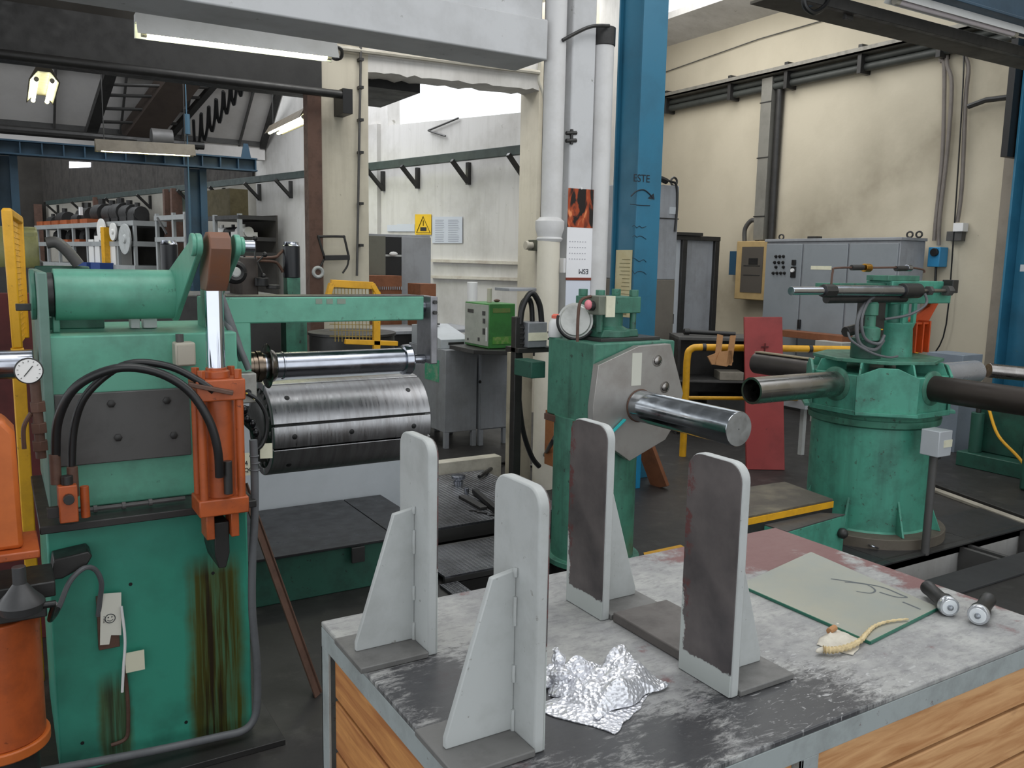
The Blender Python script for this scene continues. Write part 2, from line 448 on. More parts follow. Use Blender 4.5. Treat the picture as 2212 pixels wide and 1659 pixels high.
# floor: cells round the pits
holes = [((2.7, 8.0), (2.47, 2.78)), ((1.86, 2.5), (3.3, 3.66)), ((1.86, 2.9), (3.98, 4.4))]
xs = sorted({-6., 11.} | {v for h in holes for v in h[0]}); ys = sorted({-4., 30.} | {v for h in holes for v in h[1]})
b = B()
for x0, x1 in zip(xs, xs[1:]):
    for y0, y1 in zip(ys, ys[1:]):
        if any(h[0][0] <= x0 and x1 <= h[0][1] and h[1][0] <= y0 and y1 <= h[1][1] for h in holes): continue
        b.face_pts([(x0, y0, 0), (x1, y0, 0), (x1, y1, 0), (x0, y1, 0)])
struct(b, 'floor', FLOOR)
b = B()
for (x0, x1), (y0, y1) in holes:
    b.box((x0-.05, x1+.05), (y0-.05, y1+.05), (-.56, -.5))
    b.box((x0-.05, x0), (y0, y1), (-.5, -.012)); b.box((x1, x1+.05), (y0, y1), (-.5, -.012)); b.box((x0, x1), (y0-.05, y0), (-.5, -.012))
struct(b, 'trim_1', DARKM)
b = B()
for (x0, x1), (y0, y1) in holes[:1]: b.box((x0, x1), (y1, y1+.05), (-.5, -.012))
struct(b, 'trim_2', WALLW)
b = B()
for (x0, x1), (y0, y1) in holes[1:]: b.box((x0, x1), (y1, y1+.05), (-.5, -.012))
struct(b, 'trim_3', DARKM)

# right-hand cream wall, its end strip and sloping soffit
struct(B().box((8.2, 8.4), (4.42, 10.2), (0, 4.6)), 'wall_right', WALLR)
struct(B().box((8.12, 8.4), (4.25, 4.62), (0, 4.6)), 'trim_4', paint('grey_wall_end', '#8d8478', '#5d564d', .5, 3, .8))
struct(B().prism([(8.2, 4.2, 4.6), (7.6, 4.2, 4.72), (7.6, 4.2, 4.8), (8.4, 4.2, 4.72)], (0, 6.2, 0)), 'ceiling_soffit', WALLW)
struct(B().prism([(5.4, 7.9, 0), (8.3, 10.0, 0), (8.25, 10.1, 0), (5.35, 8.05, 0)], (0, 0, 5.2)), 'wall_end', WALLW)
struct(B().box((8.2, 8.4), (-4, 4.2), (0, 4.6)), 'wall_right_front', paint('shaded_right_wall', '#a29a88', '#5d564a', .5, 1.5, .85))  # darker copy of the right wall colour, shade painted in
# partition with the beige column, the header and the right jamb (plane Y = 7.6)
struct(B().box((2.545, 3.02), (7.6, 8.0), (0, 4.5)), 'wall_column', CREAM)
b = B(); lo = [(3.02, 7.6, 3.28)]
for i in range(1, 24): lo.append((3.02+1.85*i/24, 7.6, 3.285+.05*i/24+.03*(noise.noise((i*.9, 3, 1)))))
lo += [(4.87, 7.6, 3.33), (4.87, 7.6, 4.5), (3.02, 7.6, 4.5)]
struct(b.prism(lo, (0, .3, 0)), 'wall_header', WALLW)
struct(B().box((4.87, 5.6), (7.6, 7.95), (0, 4.5)), 'wall_jamb', CREAM)
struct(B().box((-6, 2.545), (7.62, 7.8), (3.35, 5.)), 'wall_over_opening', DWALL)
struct(B().box((-6, 2.545), (7.48, 7.9), (3.04, 3.4)), 'trim_5', DARKM)
struct(B().box((2.42, 2.545), (7.5, 7.62), (0, 3.05)), 'trim_6', RUST)
# white-painted crane beam across the bay
b = B().box((-6, 3.2), (4.9, 5.3), (2.915, 3.17)).box((-6, 3.2), (4.97, 5.25), (3.17, 3.7))
struct(b, 'trim_7', BEAMW, .01)
# ceilings with skylight openings
b = B()
for x0, x1 in ((-6, -.6), (3.2, 3.6), (6., 6.4)): b.box((x0, x1), (-4, 4.9), (5.05, 5.15))
for x0, x1 in ((-.6, 3.2), (3.6, 6.)):
    for y0, y1 in ((-4, -1.6), (2.9, 4.9)) if x1 < 4 else ((-4, .8), (4.2, 4.9)): b.box((x0, x1), (y0, y1), (5.05, 5.15))
struct(b, 'ceiling', BEAMW)
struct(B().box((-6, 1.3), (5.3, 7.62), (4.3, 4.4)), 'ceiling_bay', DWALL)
struct(B().box((3.4, 4.9), (4.9, 7.9), (5.05, 5.15)), 'ceiling_right_bay', BEAMW)
# skew white wall of the back hall (sill of the skylight on the right, gable on the left)
def s_of(p): return (Vector((p.x, p.y, 0))-SKP).dot(SKD)
a1, a2 = sk(1165, 239), sk(838, 271)
s2 = s_of(a2)
prof = [skp(-.6, 0), skp(-.6, a1.z), skp(s_of(a1), a1.z), skp(s2, a2.z), skp(s2+.02, 3.95), skp(6.4, 4.9), skp(6.4, 0)]
struct(B().prism(prof, -SKN*.2), 'wall_back', WALLW)
struct(B().prism([skp(6.4, 0), skp(6.4, 3.4), skp(24, 3.4), skp(24, 0)], -SKN*.2), 'wall_far', paint('grey_far_wall', '#a8a49b', '#6c675e', .5, 1.2, .85))
# pilasters on the skew wall
for i, (px0, px1, yy) in enumerate(((800, 822, 240), (1143, 1168, 250))):
    p0, p1 = sk(px0, yy), sk(px1, yy)
    q0, q1 = Vector((p0.x, p0.y, 0)), Vector((p1.x, p1.y, 0))
    struct(B().prism([q0, q1, q1+SKN*.06, q0+SKN*.06], (0, 0, sk(px0, 272).z if i == 0 else 3.3)), 'trim_%d' % (8+i), WALLW)
# painted-over ledges low on the skew wall
for i, yy in enumerate((563, 598)):
    p0, p1 = sk(935, yy), sk(1140, yy+6)
    struct(B().bar(p0+SKN*.02, p1+SKN*.02, .05, .035), 'trim_%d' % (10+i), paint('ledge_paint', '#c9c4b8', '#7a5a40', .6, 6, .8))
# far dark wall of the back hall, sloping roof, eave strip
struct(B().box((-8, 1.4), (25, 25.2), (0, 5)), 'wall_far_end', DWALL)
RK = .72
roof_n = Vector((0, -RK, -1)).normalized()
RP = Vector((0, 14, 3.33))
def roof(x, y, off=0.): return inter(x, y, RP+roof_n*off, roof_n)
struct(B().prism([(-6, 14, 3.33), (-6, 9.2, 3.33+RK*4.8), (-6, 9.2, 3.4+RK*4.8), (-6, 14, 3.4)], (9.85, 0, 0)), 'ceiling_roof', ROOFP)
struct(B().box((-6, 3.8), (13.95, 14.1), (3.12, 3.36)), 'trim_12', ROOFP)
b = B()
for i in range(9):
    x = -3.4+i*.85; b.bar((x, 13.98, 3.30), (x, 9.3, 3.30+RK*4.68), .03, .04)
for j in range(1, 5): b.bar((-6, 14-j*.95, 3.31+RK*j*.95), (3.7, 14-j*.95, 3.31+RK*j*.95), .03, .03)
struct(b, 'trim_13', GREYP)
struct(B().bar((-6, 13.95, 3.36), (3.8, 13.95, 3.36), .08, .08), 'trim_14', DARKM)
struct(B().bar((3.76, 13.95, 3.33), (3.76, 9.3, 3.33+RK*4.65), .09, .1), 'trim_15', DARKM)

# ------------------------------------------------------------------ columns and pipes in the middle
t = thing('steel_column', 'blue steel column with handwritten marks beside the white pipe and calendar', 'column', (4.0, 4.95, 0), kind='thing')
BX0, BX1, BY = 3.955, 4.175, 4.85
b = B().box((BX0, BX1), (BY, BY+.016), (0, 4.2)).box((BX0, BX1), (BY+.264, BY+.28), (0, 4.2)).box((BX0+.03, BX0+.045), (BY+.016, BY+.264), (0, 4.2))
b.obj('shaft', BLUE, t)
for txt, px, py, sz in (('ESTE', 1386, 386, .075),):
    p = at(px, py, Y=BY-.002); lettering(txt, 'handwriting', p, (1, 0, .02), (0, 0, 1), sz, INKB, t)
p = [at(x, y, Y=BY-.003) for x, y in ((1363, 424), (1375, 413), (1390, 410), (1402, 418), (1410, 428))]
b = B().tube(p, .0045, 6).prism([at(x, y, Y=BY-.004) for x, y in ((1412, 418), (1414, 431), (1400, 428))], (0, .003, 0))
b.obj('drawn_arrow', INKB, t, 0)
b = B().tube([at(x, y, Y=BY-.003) for x, y in ((1361, 441), (1380, 443), (1404, 444))], .0025, 6)
for y0 in (490, 512, 560, 588):
    b.tube([at(1366+i*5, y0+random.uniform(-4, 4)+i*.4, Y=BY-.003) for i in range(7)], .0018, 5, 3)
b.obj('scribble', INKB, t, 0)
t2 = tag(B().box((BX0+.026, BX0+.0295), (BY+.06, BY+.25), (1.21, 1.70)).obj('notice_sheet', paint('yellowed_notice', '#d6cba4', '#b9995c', .4, 9, .8), None, 0),
         'yellowed notice sheet on the left flange of the blue column', 'notice')
b = B(); x = BX0+.0245
for i in range(11): b.box((x, x+.0015), (BY+.08, BY+.08+random.uniform(.08, .15)), (1.63-i*.028, 1.634-i*.028))
b.box((x, x+.0015), (BY+.1, BY+.17), (1.225, 1.275))
put(b.obj('print_lines', plain('faded_print', '#8f8764', .8), None, 0), t2)

t = thing('downpipe', 'white rainwater downpipe with a collar halfway, left of the calendar pillar', 'pipe', (3.3, 4.96, 0))
B().cyl((3.3, 4.96, 1.86), (3.3, 4.96, 4.3), .072, 28).obj('upper_pipe', PIPEW, t)
B().cyl((3.285, 4.96, 0), (3.285, 4.96, 1.8), .078, 28).obj('lower_pipe', paint('cream_pipe_paint', '#d5cfc0', '#968c7a', .35, 3, .55), t)
B().lathe((3.29, 4.96, 1.74), (0, 0, 1), [(0, .08), (.02, .092), (.03, .082), (.06, .09), (.09, .1), (.14, .1), (.15, .085), (.165, .072)], 28).obj('collar', PIPEW, t)
B().box((3.345, 3.365), (4.86, 4.98), (1.53, 1.63)).obj('clamp', PIPEW, t)
b = B().box((3.42, 3.615), (4.93, 5.25), (0, 4.3)); struct(b, 'wall_pillar', BEAMW, .012)
t = thing('drain_pipe', 'round white drain pipe between the calendar pillar and the blue column', 'pipe', (3.7, 4.93, 0))
B().cyl((3.692, 4.945, 0), (3.692, 4.945, 3.08), .07, 28).obj('pipe', PIPEW, t)
B().cyl((3.692, 4.945, 3.08), (3.692, 4.945, 3.2), .077, 28).obj('socket', DARKM, t)
b = B().tube([(3.3, 4.88, 3.05), (3.5, 4.86, 3.16), (3.66, 4.85, 3.19)], .012, 8)
tag(b.obj('bracket_strap', DARKM), 'dark strap across the top of the white pipes', 'strap')
tag(B().box((3.378, 3.415), (5.06, 5.22), (0, 4.3)).obj('dark_gap_strip', DARKM), 'added dark strip standing for the shaded gap behind the white downpipe', 'upright', kind='thing')  # dark strip added in place of the shade between downpipe and pillar
b = B()
for dz in (0, .05): b.cyl((3.385, 4.93, 2.42+dz), (3.47, 4.93, 2.43+dz), .014, 10)
b.cyl((3.43, 4.93, 2.40), (3.43, 4.93, 2.5), .012, 8)
tag(b.obj('pipe_clamp', DARKM), 'small black clamp on the pillar beside the downpipe', 'clamp')

# wall calendar
t = thing('wall_calendar', 'hanging calendar with dark orange picture above a white date sheet', 'calendar', (3.53, 4.915, 1.6))
def cal(px, py): return at(px, py, Y=4.922)
c0, c1, c2 = cal(1228, 406), cal(1280, 493), cal(1274, 600)
k = N('calendar_picture'); pz = k.pos()
nn = k.noise(k.scaled(pz, (1.3, 1, .55)), 9, 3, .55, 1.2)
cc = k.mix(k.ramp(nn, .46, .54), lin('#120a09'), lin('#a2431f')); cc = k.mix(k.ramp(nn, .58, .68), cc, lin('#e08a58'))
k.base(cc); k.set(.35)
PIC = k.m
xa, xb = c0.x, c1.x
B().box((xa, xb), (4.921, 4.924), (c1.z, c0.z)).obj('picture', PIC, t, 0)
B().box((xa, xb), (4.922, 4.926), (c2.z, c1.z)).obj('date_sheet', plain('calendar_paper', '#e9e9ec', .6), t, 0)
B().box((xa, xb), (4.920, 4.926), (c2.z-.018, c2.z)).obj('bottom_bar', plain('calendar_bar', '#7c3524', .5), t, 0)
B().box((xa+.002, xb-.004), (4.923, 4.927), (c2.z-.33, c2.z-.02)).obj('lower_sheet', plain('calendar_paper_blue', '#d3d8e4', .6), t, 0)
b = B()
for i in range(4):
    for j in range(7): b.box((xa+.02+j*.022, xa+.029+j*.022), (4.920, 4.9215), (c1.z-.1-i*.04, c1.z-.094-i*.04))
b.obj('date_marks', plain('calendar_grey_ink', '#a9a9b2', .7), t, 0)
lettering('ESM', 'printed_name', Vector(((xa+xb)/2+.04, 4.9205, c2.z+.045)), (-1, 0, 0), (0, 0, -1), .05, INKB, t)
B().cyl((((xa+xb)/2), 4.915, c0.z+.004), ((xa+xb)/2, 4.93, c0.z+.004), .008, 10).obj('hook', WHITE, t, 0)

# ------------------------------------------------------------------ fluorescent lamps
def lamp(name, label, p0, p1, wd, ht, tubes, house, group=None, updir=(0, 0, 1)):
    p0, p1 = Vector(p0), Vector(p1); t = thing(name, label, 'lamp', (p0+p1)/2, group)
    d = (p1-p0).normalized(); sd = d.cross(Vector(updir)).normalized(); u = sd.cross(d)
    B().prism([p0+sd*wd/2-u*ht*.55, p0+sd*wd*.3+u*ht*.2, p0+sd*wd*.22+u*ht*.5, p0-sd*wd*.22+u*ht*.5, p0-sd*wd*.3+u*ht*.2, p0-sd*wd/2-u*ht*.55,
               p0-sd*wd*.46-u*ht*.55, p0-sd*wd*.2+u*ht*.1, p0+sd*wd*.2+u*ht*.1, p0+sd*wd*.46-u*ht*.55], p1-p0).obj('housing', house, t)
    for k in range(tubes):
        off = 0 if tubes == 1 else (k-.5)*wd*.5
        a = p0+d*.06+sd*off-u*ht*.42; e = p1-d*.06+sd*off-u*ht*.42
        tu = B().cyl(a, e, .017, 14).obj('tube', TUBE, t, 0)
        c = B().cyl(a-d*.03, a, .02, 12).cyl(e, e+d*.03, .02, 12).each('lamp_holder', BEIGE, tu, 0)
    return t
HOUSE = paint('lamp_housing_paint', '#e6e6e4', '#a5a298', .3, 4, .5)
HOUSED = paint('lamp_housing_dusty', '#5d5548', '#2c2822', .5, 6, .6)
t = lamp('fluorescent_lamp', 'long white single tube lamp hanging nearest, below the white beam', at(292, 52, Y=5.75), at(724, 108, Y=5.75), .16, .12, 1, HOUSE)
b = B()
for q in (at(330, 40, Y=5.75), at(690, 90, Y=5.75)): b.cyl(q, (q.x, q.y, 4.3), .006, 6)
b.each('hanger_rod', DARKM, t, 0)
B().tube([at(724, 100, Y=5.75), at(738, 108, Y=5.8), at(736, 125, Y=5.9), at(718, 122, Y=6), at(722, 75, Y=6.4), at(740, 72, Y=7.5)], .012, 8).obj('supply_cable', DARKM, t, 0)
p = at(92, 205, Y=9.); q = at(118, 250, Y=9.)
lamp('fluorescent_lamp', 'twin tube lamp hanging by a rod at far upper left', (p.x, 8.6, p.z+.12), (p.x+.02, 9.9, p.z+.12), .24, .12, 2, HOUSED)
tag(B().cyl((p.x, 9.0, p.z+.2), (p.x, 9.0, 4.4), .02, 8).obj('hanger_pole', DARKM), 'dark rod above the twin tube lamp at upper left', 'rod')
p0 = at(590, 288, Y=11.3); p1 = at(668, 252, Y=9.2)
t = lamp('fluorescent_lamp', 'twin tube lamp tilted beside the rusty door post', p0+Vector((0, 0, .04)), p1+Vector((0, 0, .04)), .22, .1, 2, HOUSED)
b = B()
for q in (p0, p1): b.cyl(q, (q.x, q.y, q.z+1.3), .006, 6)
b.each('hanger_wire', DARKM, t, 0)
t = lamp('fluorescent_lamp', 'single tube lamp in a dusty housing below the roof girder', at(205, 313, Y=11.2), at(420, 325, Y=11.2), .16, .13, 1, HOUSED)
b = B()
for q in (at(225, 308, Y=11.2), at(400, 320, Y=11.2)): b.cyl(q, (q.x, q.y, 5.3), .006, 6)
b.each('hanger_wire', DARKM, t, 0)
# column cable, steel tube and its bracket
t = thing('conduit', 'thin dark conduit running down the beige column', 'conduit', (2.93, 7.58, 0))
B().tube([at(720, 75, Y=7.55), at(770, 76, Y=7.55), at(779, 95, Y=7.55), at(776, 300, Y=7.55), at(771, 596, Y=7.55)], .012, 8).obj('conduit_run', GREYP, t, 0)
b = B()
for yy in (130, 190, 260, 330, 440, 530):
    q = at(777, yy, Y=7.58); b.box((q.x-.02, q.x+.02), (7.53, 7.598), (q.z-.012, q.z+.012))
b.each('clip', DARKM, t, 0)
tag(B().tube([at(725, 103, Y=7.56), at(800, 112, Y=7.56), at(1165, 157, Y=7.56)], .024, 8, 0).obj('cable_pipe', paint('painted_cable_pipe', '#b7b2a6', '#77705f', .5, 5, .7)), 'painted pipe crossing the header above the bright opening', 'pipe')
tag(B().tube([at(1166, 130, Y=7.57), at(1164, 175, Y=7.57), at(1176, 230, Y=7.57), at(1173, 420, Y=7.57), at(1170, 520, Y=7.57)], .014, 8).obj('conduit', paint('painted_conduit', '#aaa79c', '#6d6658', .5, 5, .7)), 'conduit bending down the wall edge right of the opening', 'conduit')
t = thing('limit_switch', 'dark switch valve at the foot of the conduit left of the downpipe', 'switch', at(1160, 532, Y=7.5))
a, e = at(1150, 518, Y=7.5), at(1175, 542, Y=7.5)
B().box((a.x, e.x), (7.42, 7.58), (e.z, a.z)).obj('body', paint('olive_switch', '#4a4c40', '#1c1c18', .5, 20, .6), t)
q = at(1140, 530, Y=7.5); B().cyl(q, q+Vector((.06, 0, 0)), .035, 14).cyl(q-Vector((.03, 0, 0)), q, .045, 14).obj('plunger', BEIGE, t)
B().box((a.x+.02, a.x+.05), (7.4, 7.44), (e.z-.03, a.z+.06)).obj('bracket', DARKM, t)
t = thing('sliding_door_tube', 'dark steel tube under the black beam, bracketed to the beige column', 'tube', (0, 7.4, 3.0))
zt = at(600, 190, Y=7.4); ze = at(742, 205, Y=7.4)
B().cyl((-5, 7.4, ze.z-.02), (ze.x, 7.4, ze.z), .035, 14).obj('tube', DARKM, t)
B().box((ze.x-.02, ze.x+.07), (7.36, 7.6), (ze.z-.16, ze.z+.05)).obj('bracket', BLACK, t)

# =================================================================== THE WORK BENCH AND WHAT LIES ON IT
TZ = .8
t = thing('work_bench', 'low grey steel framed bench with a worn steel top and pine plank sides', 'work bench', (1.305, 1.335, 0))
TX0, TX1, TY0, TY1 = .58, 2.03, .915, 1.755
B().box((TX0, TX1), (TY0, TY1), (TZ-.012, TZ)).obj('bench_top', TABLE, t, .003)
r_ = .045
for p in (((TX0, TX0+.006), (TY0+.002, TY1-.002), (TZ-.012-r_, TZ-.012)), ((TX1-.006, TX1), (TY0+.002, TY1-.002), (TZ-.012-r_, TZ-.012)),
          ((TX0+.006, TX1-.006), (TY0, TY0+.006), (TZ-.012-r_, TZ-.012)), ((TX0+.006, TX1-.006), (TY1-.006, TY1), (TZ-.012-r_, TZ-.012))):
    B().box(*p).obj('top_rail', TGREY, t, .001)
for x0, y0 in ((TX0, TY0), (TX1-r_, TY0), (TX0, TY1-r_), (TX1-r_, TY1-r_), (1.165, TY0), (1.165, TY1-r_)):
    xi = x0 if x0 < 1.5 else x0+r_-.006
    yi = y0 if y0 < 1.2 else y0+r_-.006
    B().box((x0, x0+r_), (yi, yi+.006), (0, TZ-.057)).box((xi, xi+.006), (y0, y0+r_), (0, TZ-.057)).obj('leg', TGREY, t, .001)
for p in (((TX0+r_, 1.165), (TY0+.002, TY0+.03), (.1, .145)), ((1.21, TX1-r_), (TY0+.002, TY0+.03), (.1, .145)), ((TX0+.002, TX0+.03), (TY0+r_, TY1-r_), (.1, .145))):
    B().box(*p).obj('bottom_rail', TGREY, t)
def planks(u0, u1, ax, fixed, zs):
    b = B()
    for z0, z1 in zs:
        if ax == 'x': b.box((u0, u1), fixed, (z0, z1))
        else: b.box(fixed, (u0, u1), (z0, z1))
    return b
ZP = [(.64-.002, .737), (.515, .63), (.39, .507), (.265, .382), (.15, .257)]
for u0, u1 in ((TX0+.048, 1.163), (1.213, TX1-.048)):
    planks(u0, u1, 'x', (TY0+.018, TY0+.04), ZP).obj('plank_panel', WOODX, t, .003)['label'] = 'orange pine planks with gaps'
planks(TY0+.048, TY1-.048, 'y', (TX0+.014, TX0+.036), ZP).obj('plank_panel', WOODY, t, .003)['label'] = 'orange pine planks with gaps'
planks(TY0+.048, TY1-.048, 'y', (TX1-.036, TX1-.014), ZP).obj('plank_panel', WOODY, t, .003)
tag(B().box((.535, .575), (1.50, 1.54), (0, .52)).obj('pine_post', WOODY), 'short pine post standing against the left end of the bench', 'post')

# four angle stands: upright plate, gusset and foot (built with the foot towards -X)
def rounded_plate(y0, y1, z0, z1, x, th, rr=.034):
    pts = [(x, y0, z0), (x, y1, z0)]
    for a in range(7): pts.append((x, y1-rr+rr*math.cos(PI/2*a/6), z1-rr+rr*math.sin(PI/2*a/6)))
    for a in range(7): pts.append((x, y0+rr-rr*math.sin(PI/2*a/6), z1-rr+rr*math.cos(PI/2*a/6)))
    return B().prism(pts, (th, 0, 0))
def make_stand(x, y, label):
    """x = outer face of the upright, y = its middle"""
    t = thing('angle_stand', label, 'angle stand', (x, y, TZ), 'steel angle stands on the bench')
    hw = .071
    u = rounded_plate(y-hw, y+hw, TZ+.0005, TZ+.447, x-.022, .0205).obj('upright_plate', LGREY, t, .003)
    f = rounded_plate(y-hw+.002, y+hw-.002, TZ+.002, TZ+.4455, x-.0016, .0024).obj('dark_face', FACE, u, 0); f['label'] = 'dark scraped face with pale paint at the foot'
    B().prism([(x-.022, y+.006, TZ+.0125), (x-.15, y+.006, TZ+.0125), (x-.15, y+.006, TZ+.03), (x-.068, y+.006, TZ+.288), (x-.022, y+.006, TZ+.296)], (0, -.012, 0)).obj('gusset', LGREY, t, .002)
    b = B()
    for z0, z1 in ((.012, .05), (.1, .13), (.2, .25), (.285, .3)):
        b.tube([(x-.024, y-.008, TZ+z0), (x-.025, y-.0085, TZ+(z0+z1)/2), (x-.024, y-.008, TZ+z1)], .004, 6, 3)
    b.each('weld_bead', LGREY, t, 0)
    B().box((x-.168, x-.0225), (y-.078, y+.076), (TZ+.0005, TZ+.0125)).obj('foot_plate', paint('grimy_foot_paint', '#6d6c6a', '#3a3836', .8, 9, .5), t, .002)
    return t
s0 = make_stand(.735, 1.155, 'grey angle stand nearest at left front of the bench, gusset facing left')
s1 = dup(s0, (.735, 1.556, TZ), 0, 'grey angle stand behind its twin, at the left rear corner of the bench')
s2 = dup(s0, (1.13, 1.128, TZ), PI, 'angle stand with broad dark face right of the silver bag, nearest the front edge')
s3 = dup(s0, (1.13, 1.523, TZ), PI, 'angle stand with dark face at the rear, in front of the green mandrel column')
for s, dz in ((s0, 0), (s1, 0)): s.rotation_euler.z = 0
tag(B().box((1.152, 1.31), (1.212, 1.44), (TZ+.0005, TZ+.022)).obj('flat_bar', paint('brown_grey_bar', '#5b5653', '#2b2725', .5, 12, .5)), 'thick brownish flat bar lying between the two dark faced stands', 'flat bar')

# crumpled silver bubble-foil bag
k = N('silver_bubble_foil'); o_ = k.pos()
q = k.n('ShaderNodeTexVoronoi', feature='F1'); k.l(o_, q.inputs['Vector']); q.inputs['Scale'].default_value = 120
k.base(lin('#e2e3e8')); k.set(.36, .75); k.bump(q.outputs['Distance'], .85, .004); FOIL = k.m
def foil(name, c, ang, nx, ny, sx, sy, h, seed, fq=7):
    b = B(); ca, sa = math.cos(ang), math.sin(ang); g = {}
    for lay in (0, 1):
        for i in range(nx+1):
            for j in range(ny+1):
                u, v = i/nx-.5, j/ny-.5
                p = Vector((u*fq+seed, v*fq, seed*.37))
                e = min(1, 6*min(.5-abs(u), .5-abs(v))+.15)
                hh = h*(.5+.9*noise.noise(p*.33)+.55*abs(noise.noise(p*.5+Vector((3, 0, 9)))))*e
                hh = max(hh, .003)
                xx = u*sx*(1+.12*noise.noise(p*.6)); yy = v*sy*(1+.15*noise.noise(p*.7+Vector((5, 1, 2))))
                z = hh if lay else 0.0012+max(0, hh-.02)*.3
                g[lay, i, j] = b.b.verts.new((c[0]+xx*ca-yy*sa, c[1]+xx*sa+yy*ca, c[2]+z))
    for i in range(nx):
        for j in range(ny):
            b.b.faces.new((g[1, i, j], g[1, i+1, j], g[1, i+1, j+1], g[1, i, j+1]))
            b.b.faces.new((g[0, i, j], g[0, i, j+1], g[0, i+1, j+1], g[0, i+1, j]))
    for i in range(nx):
        for j in (0, ny): b.b.faces.new((g[0, i, j], g[0, i+1, j], g[1, i+1, j], g[1, i, j]))
    for j in range(ny):
        for i in (0, nx): b.b.faces.new((g[0, i, j], g[0, i, j+1], g[1, i, j+1], g[1, i, j]))
    return b
t = thing('foil_bag', 'crumpled silver bubble foil bag lying on the bench between the stands', 'foil bag', (.92, 1.2, TZ))
foil('body', (.905, 1.17, TZ), .5, 40, 26, .17, .15, .012, 3.1).obj('bag_body', FOIL, t, 0, 60)
foil('flap', (.955, 1.19, TZ+.004), .15, 44, 26, .20, .12, .05, 8.4).obj('folded_flap', FOIL, t, 0, 60)
foil('flap', (.93, 1.255, TZ+.004), -.25, 36, 14, .16, .05, .036, 1.7).obj('folded_flap', FOIL, t, 0, 60)
B().tube([(.872, 1.228, TZ+.004), (.868, 1.236, TZ+.03), (.872, 1.246, TZ+.055), (.866, 1.25, TZ+.08)], lambda u: (.026-.02*u)*(1+.3*math.sin(u*19)), 9, 6).obj('raised_corner', FOIL, t, 0, 30)

# loose glass pane with marker scribbles
k = N('dusty_glass_pane'); pz = k.pos()
k.base(k.mix(k.ramp(k.noise(pz, 3, 4), .35, .65), lin('#c9c9bb'), lin('#b9c1bf'))); k.set(.12)
k.p.inputs['Transmission Weight'].default_value = .45; k.p.inputs['IOR'].default_value = 1.45; GLASS = k.m
ga, gb, gc, gd = (at(*p, Z=TZ+.007) for p in ((1597, 1262), (1752, 1192), (2028, 1312), (1880, 1386)))
t = thing('glass_pane', 'loose pane of dusty glass with black squiggles lying on the bench', 'glass pane', (gb+gd)/2-Vector((0, 0, .006)))
dn = Vector((0, 0, -.006))
B().prism([ga, gb, gc, gd], dn).obj('pane', GLASS, t, 0)
EDGE = plain('green_glass_edge', '#2c6a58', .15)
for p, q_ in ((ga, gd), (gd, gc)):
    B().bar(p+dn*.5, q_+dn*.5, .003, .0062).obj('edge', EDGE, t, 0)['label'] = 'green glass edge'
def flat_stroke(pts, wd, mat, name, par):
    ps = [at(*p, Z=TZ+.0075) for p in pts]
    q = B().tube(ps, wd, 6, 5)
    for v in q.b.verts: v.co.z = TZ+.0073+(v.co.z-TZ-.0075)*.08
    return q.obj(name, mat, par, 0)
SMUDGE = plain('faint_marker', '#4f5558', .6)
flat_stroke([(1795, 1250), (1850, 1258), (1905, 1268), (1945, 1284), (1958, 1290), (1935, 1289), (1900, 1279)], .0032, SMUDGE, 'marker_squiggle', t)
flat_stroke([(1825, 1257), (1870, 1262), (1890, 1274), (1880, 1281), (1850, 1277)], .0026, SMUDGE, 'marker_squiggle', t)
flat_stroke([(1950, 1300), (1970, 1308), (1988, 1316)], .0032, SMUDGE, 'marker_squiggle', t)

# pale rag with a beaded cord
t = thing('rag', 'crumpled pale rag with a beaded cord by the glass pane corner', 'rag', at(1830, 1385, Z=TZ))
ra = at(1822, 1378, Z=TZ)
RAG = paint('pale_rag_cloth', '#c9c3b6', '#8b8376', .5, 30, .9)
foil('rag', (ra.x, ra.y, TZ), .45, 30, 20, .15, .075, .012, 2.2).obj('cloth', RAG, t, 0, 80)
cp = [at(*p, Z=TZ+.012) for p in ((1778, 1403), (1800, 1404), (1830, 1398), (1858, 1384), (1872, 1368), (1890, 1352), (1920, 1342), (1962, 1337))]
B().tube(cp, lambda u: .0075*(1-.7*u)*(1+.25*math.sin(u*150)), 8, 14).obj('beaded_cord', paint('straw_cord', '#cdb98f', '#6b5736', .6, 60, .8), t, 0)['label'] = 'straw coloured beaded cord'
q = at(1775, 1404, Z=TZ+.01); B().sph(q, .008, (2.2, .8, .7)).obj('knot', RAG, t, 0)
q = at(1798, 1359, Z=TZ+.012); B().cyl(q-Vector((.016, .004, 0)), q+Vector((.012, .003, 0)), .007, 10).obj('wrapped_end', CARD, t, .001)

# two torches
def torch(label, px, py, dirv):
    p = at(px, py, Z=TZ+.0235); d = Vector(dirv).normalized(); p.z = TZ+.0235
    t = thing('flashlight', label, 'flashlight', (p.x, p.y, TZ), 'black flashlights on the bench')
    B().lathe(p, d, [(.012, .0228), (.03, .0225), (.045, .017), (.11, .0165), (.112, .0175), (.125, .0175)], 22).obj('body', BLACK, t, .001)
    B().lathe(p, d, [(0, .0215), (.004, .0232), (.014, .0232)], 24).obj('bezel', plain('clear_bezel', '#b9bcc0', .15, .6), t, 0)
    B().lathe(p-d*.0015, d, [(0, .006), (.0005, .017), (.003, .0185)], 24).obj('lens', LENS, t, 0)
    B().sph(p-d*.003, .007, (1, 1, 1), 10).obj('bulb', plain('grey_bulb', '#8d9298', .2, .5), t, 0)
torch('black flashlight with pale clear lens lying beside the glass pane corner', 2052, 1312, (.55, .8, 0))
torch('black flashlight lying to the right of its twin near the bench edge', 2112, 1330, (.95, .35, 0))

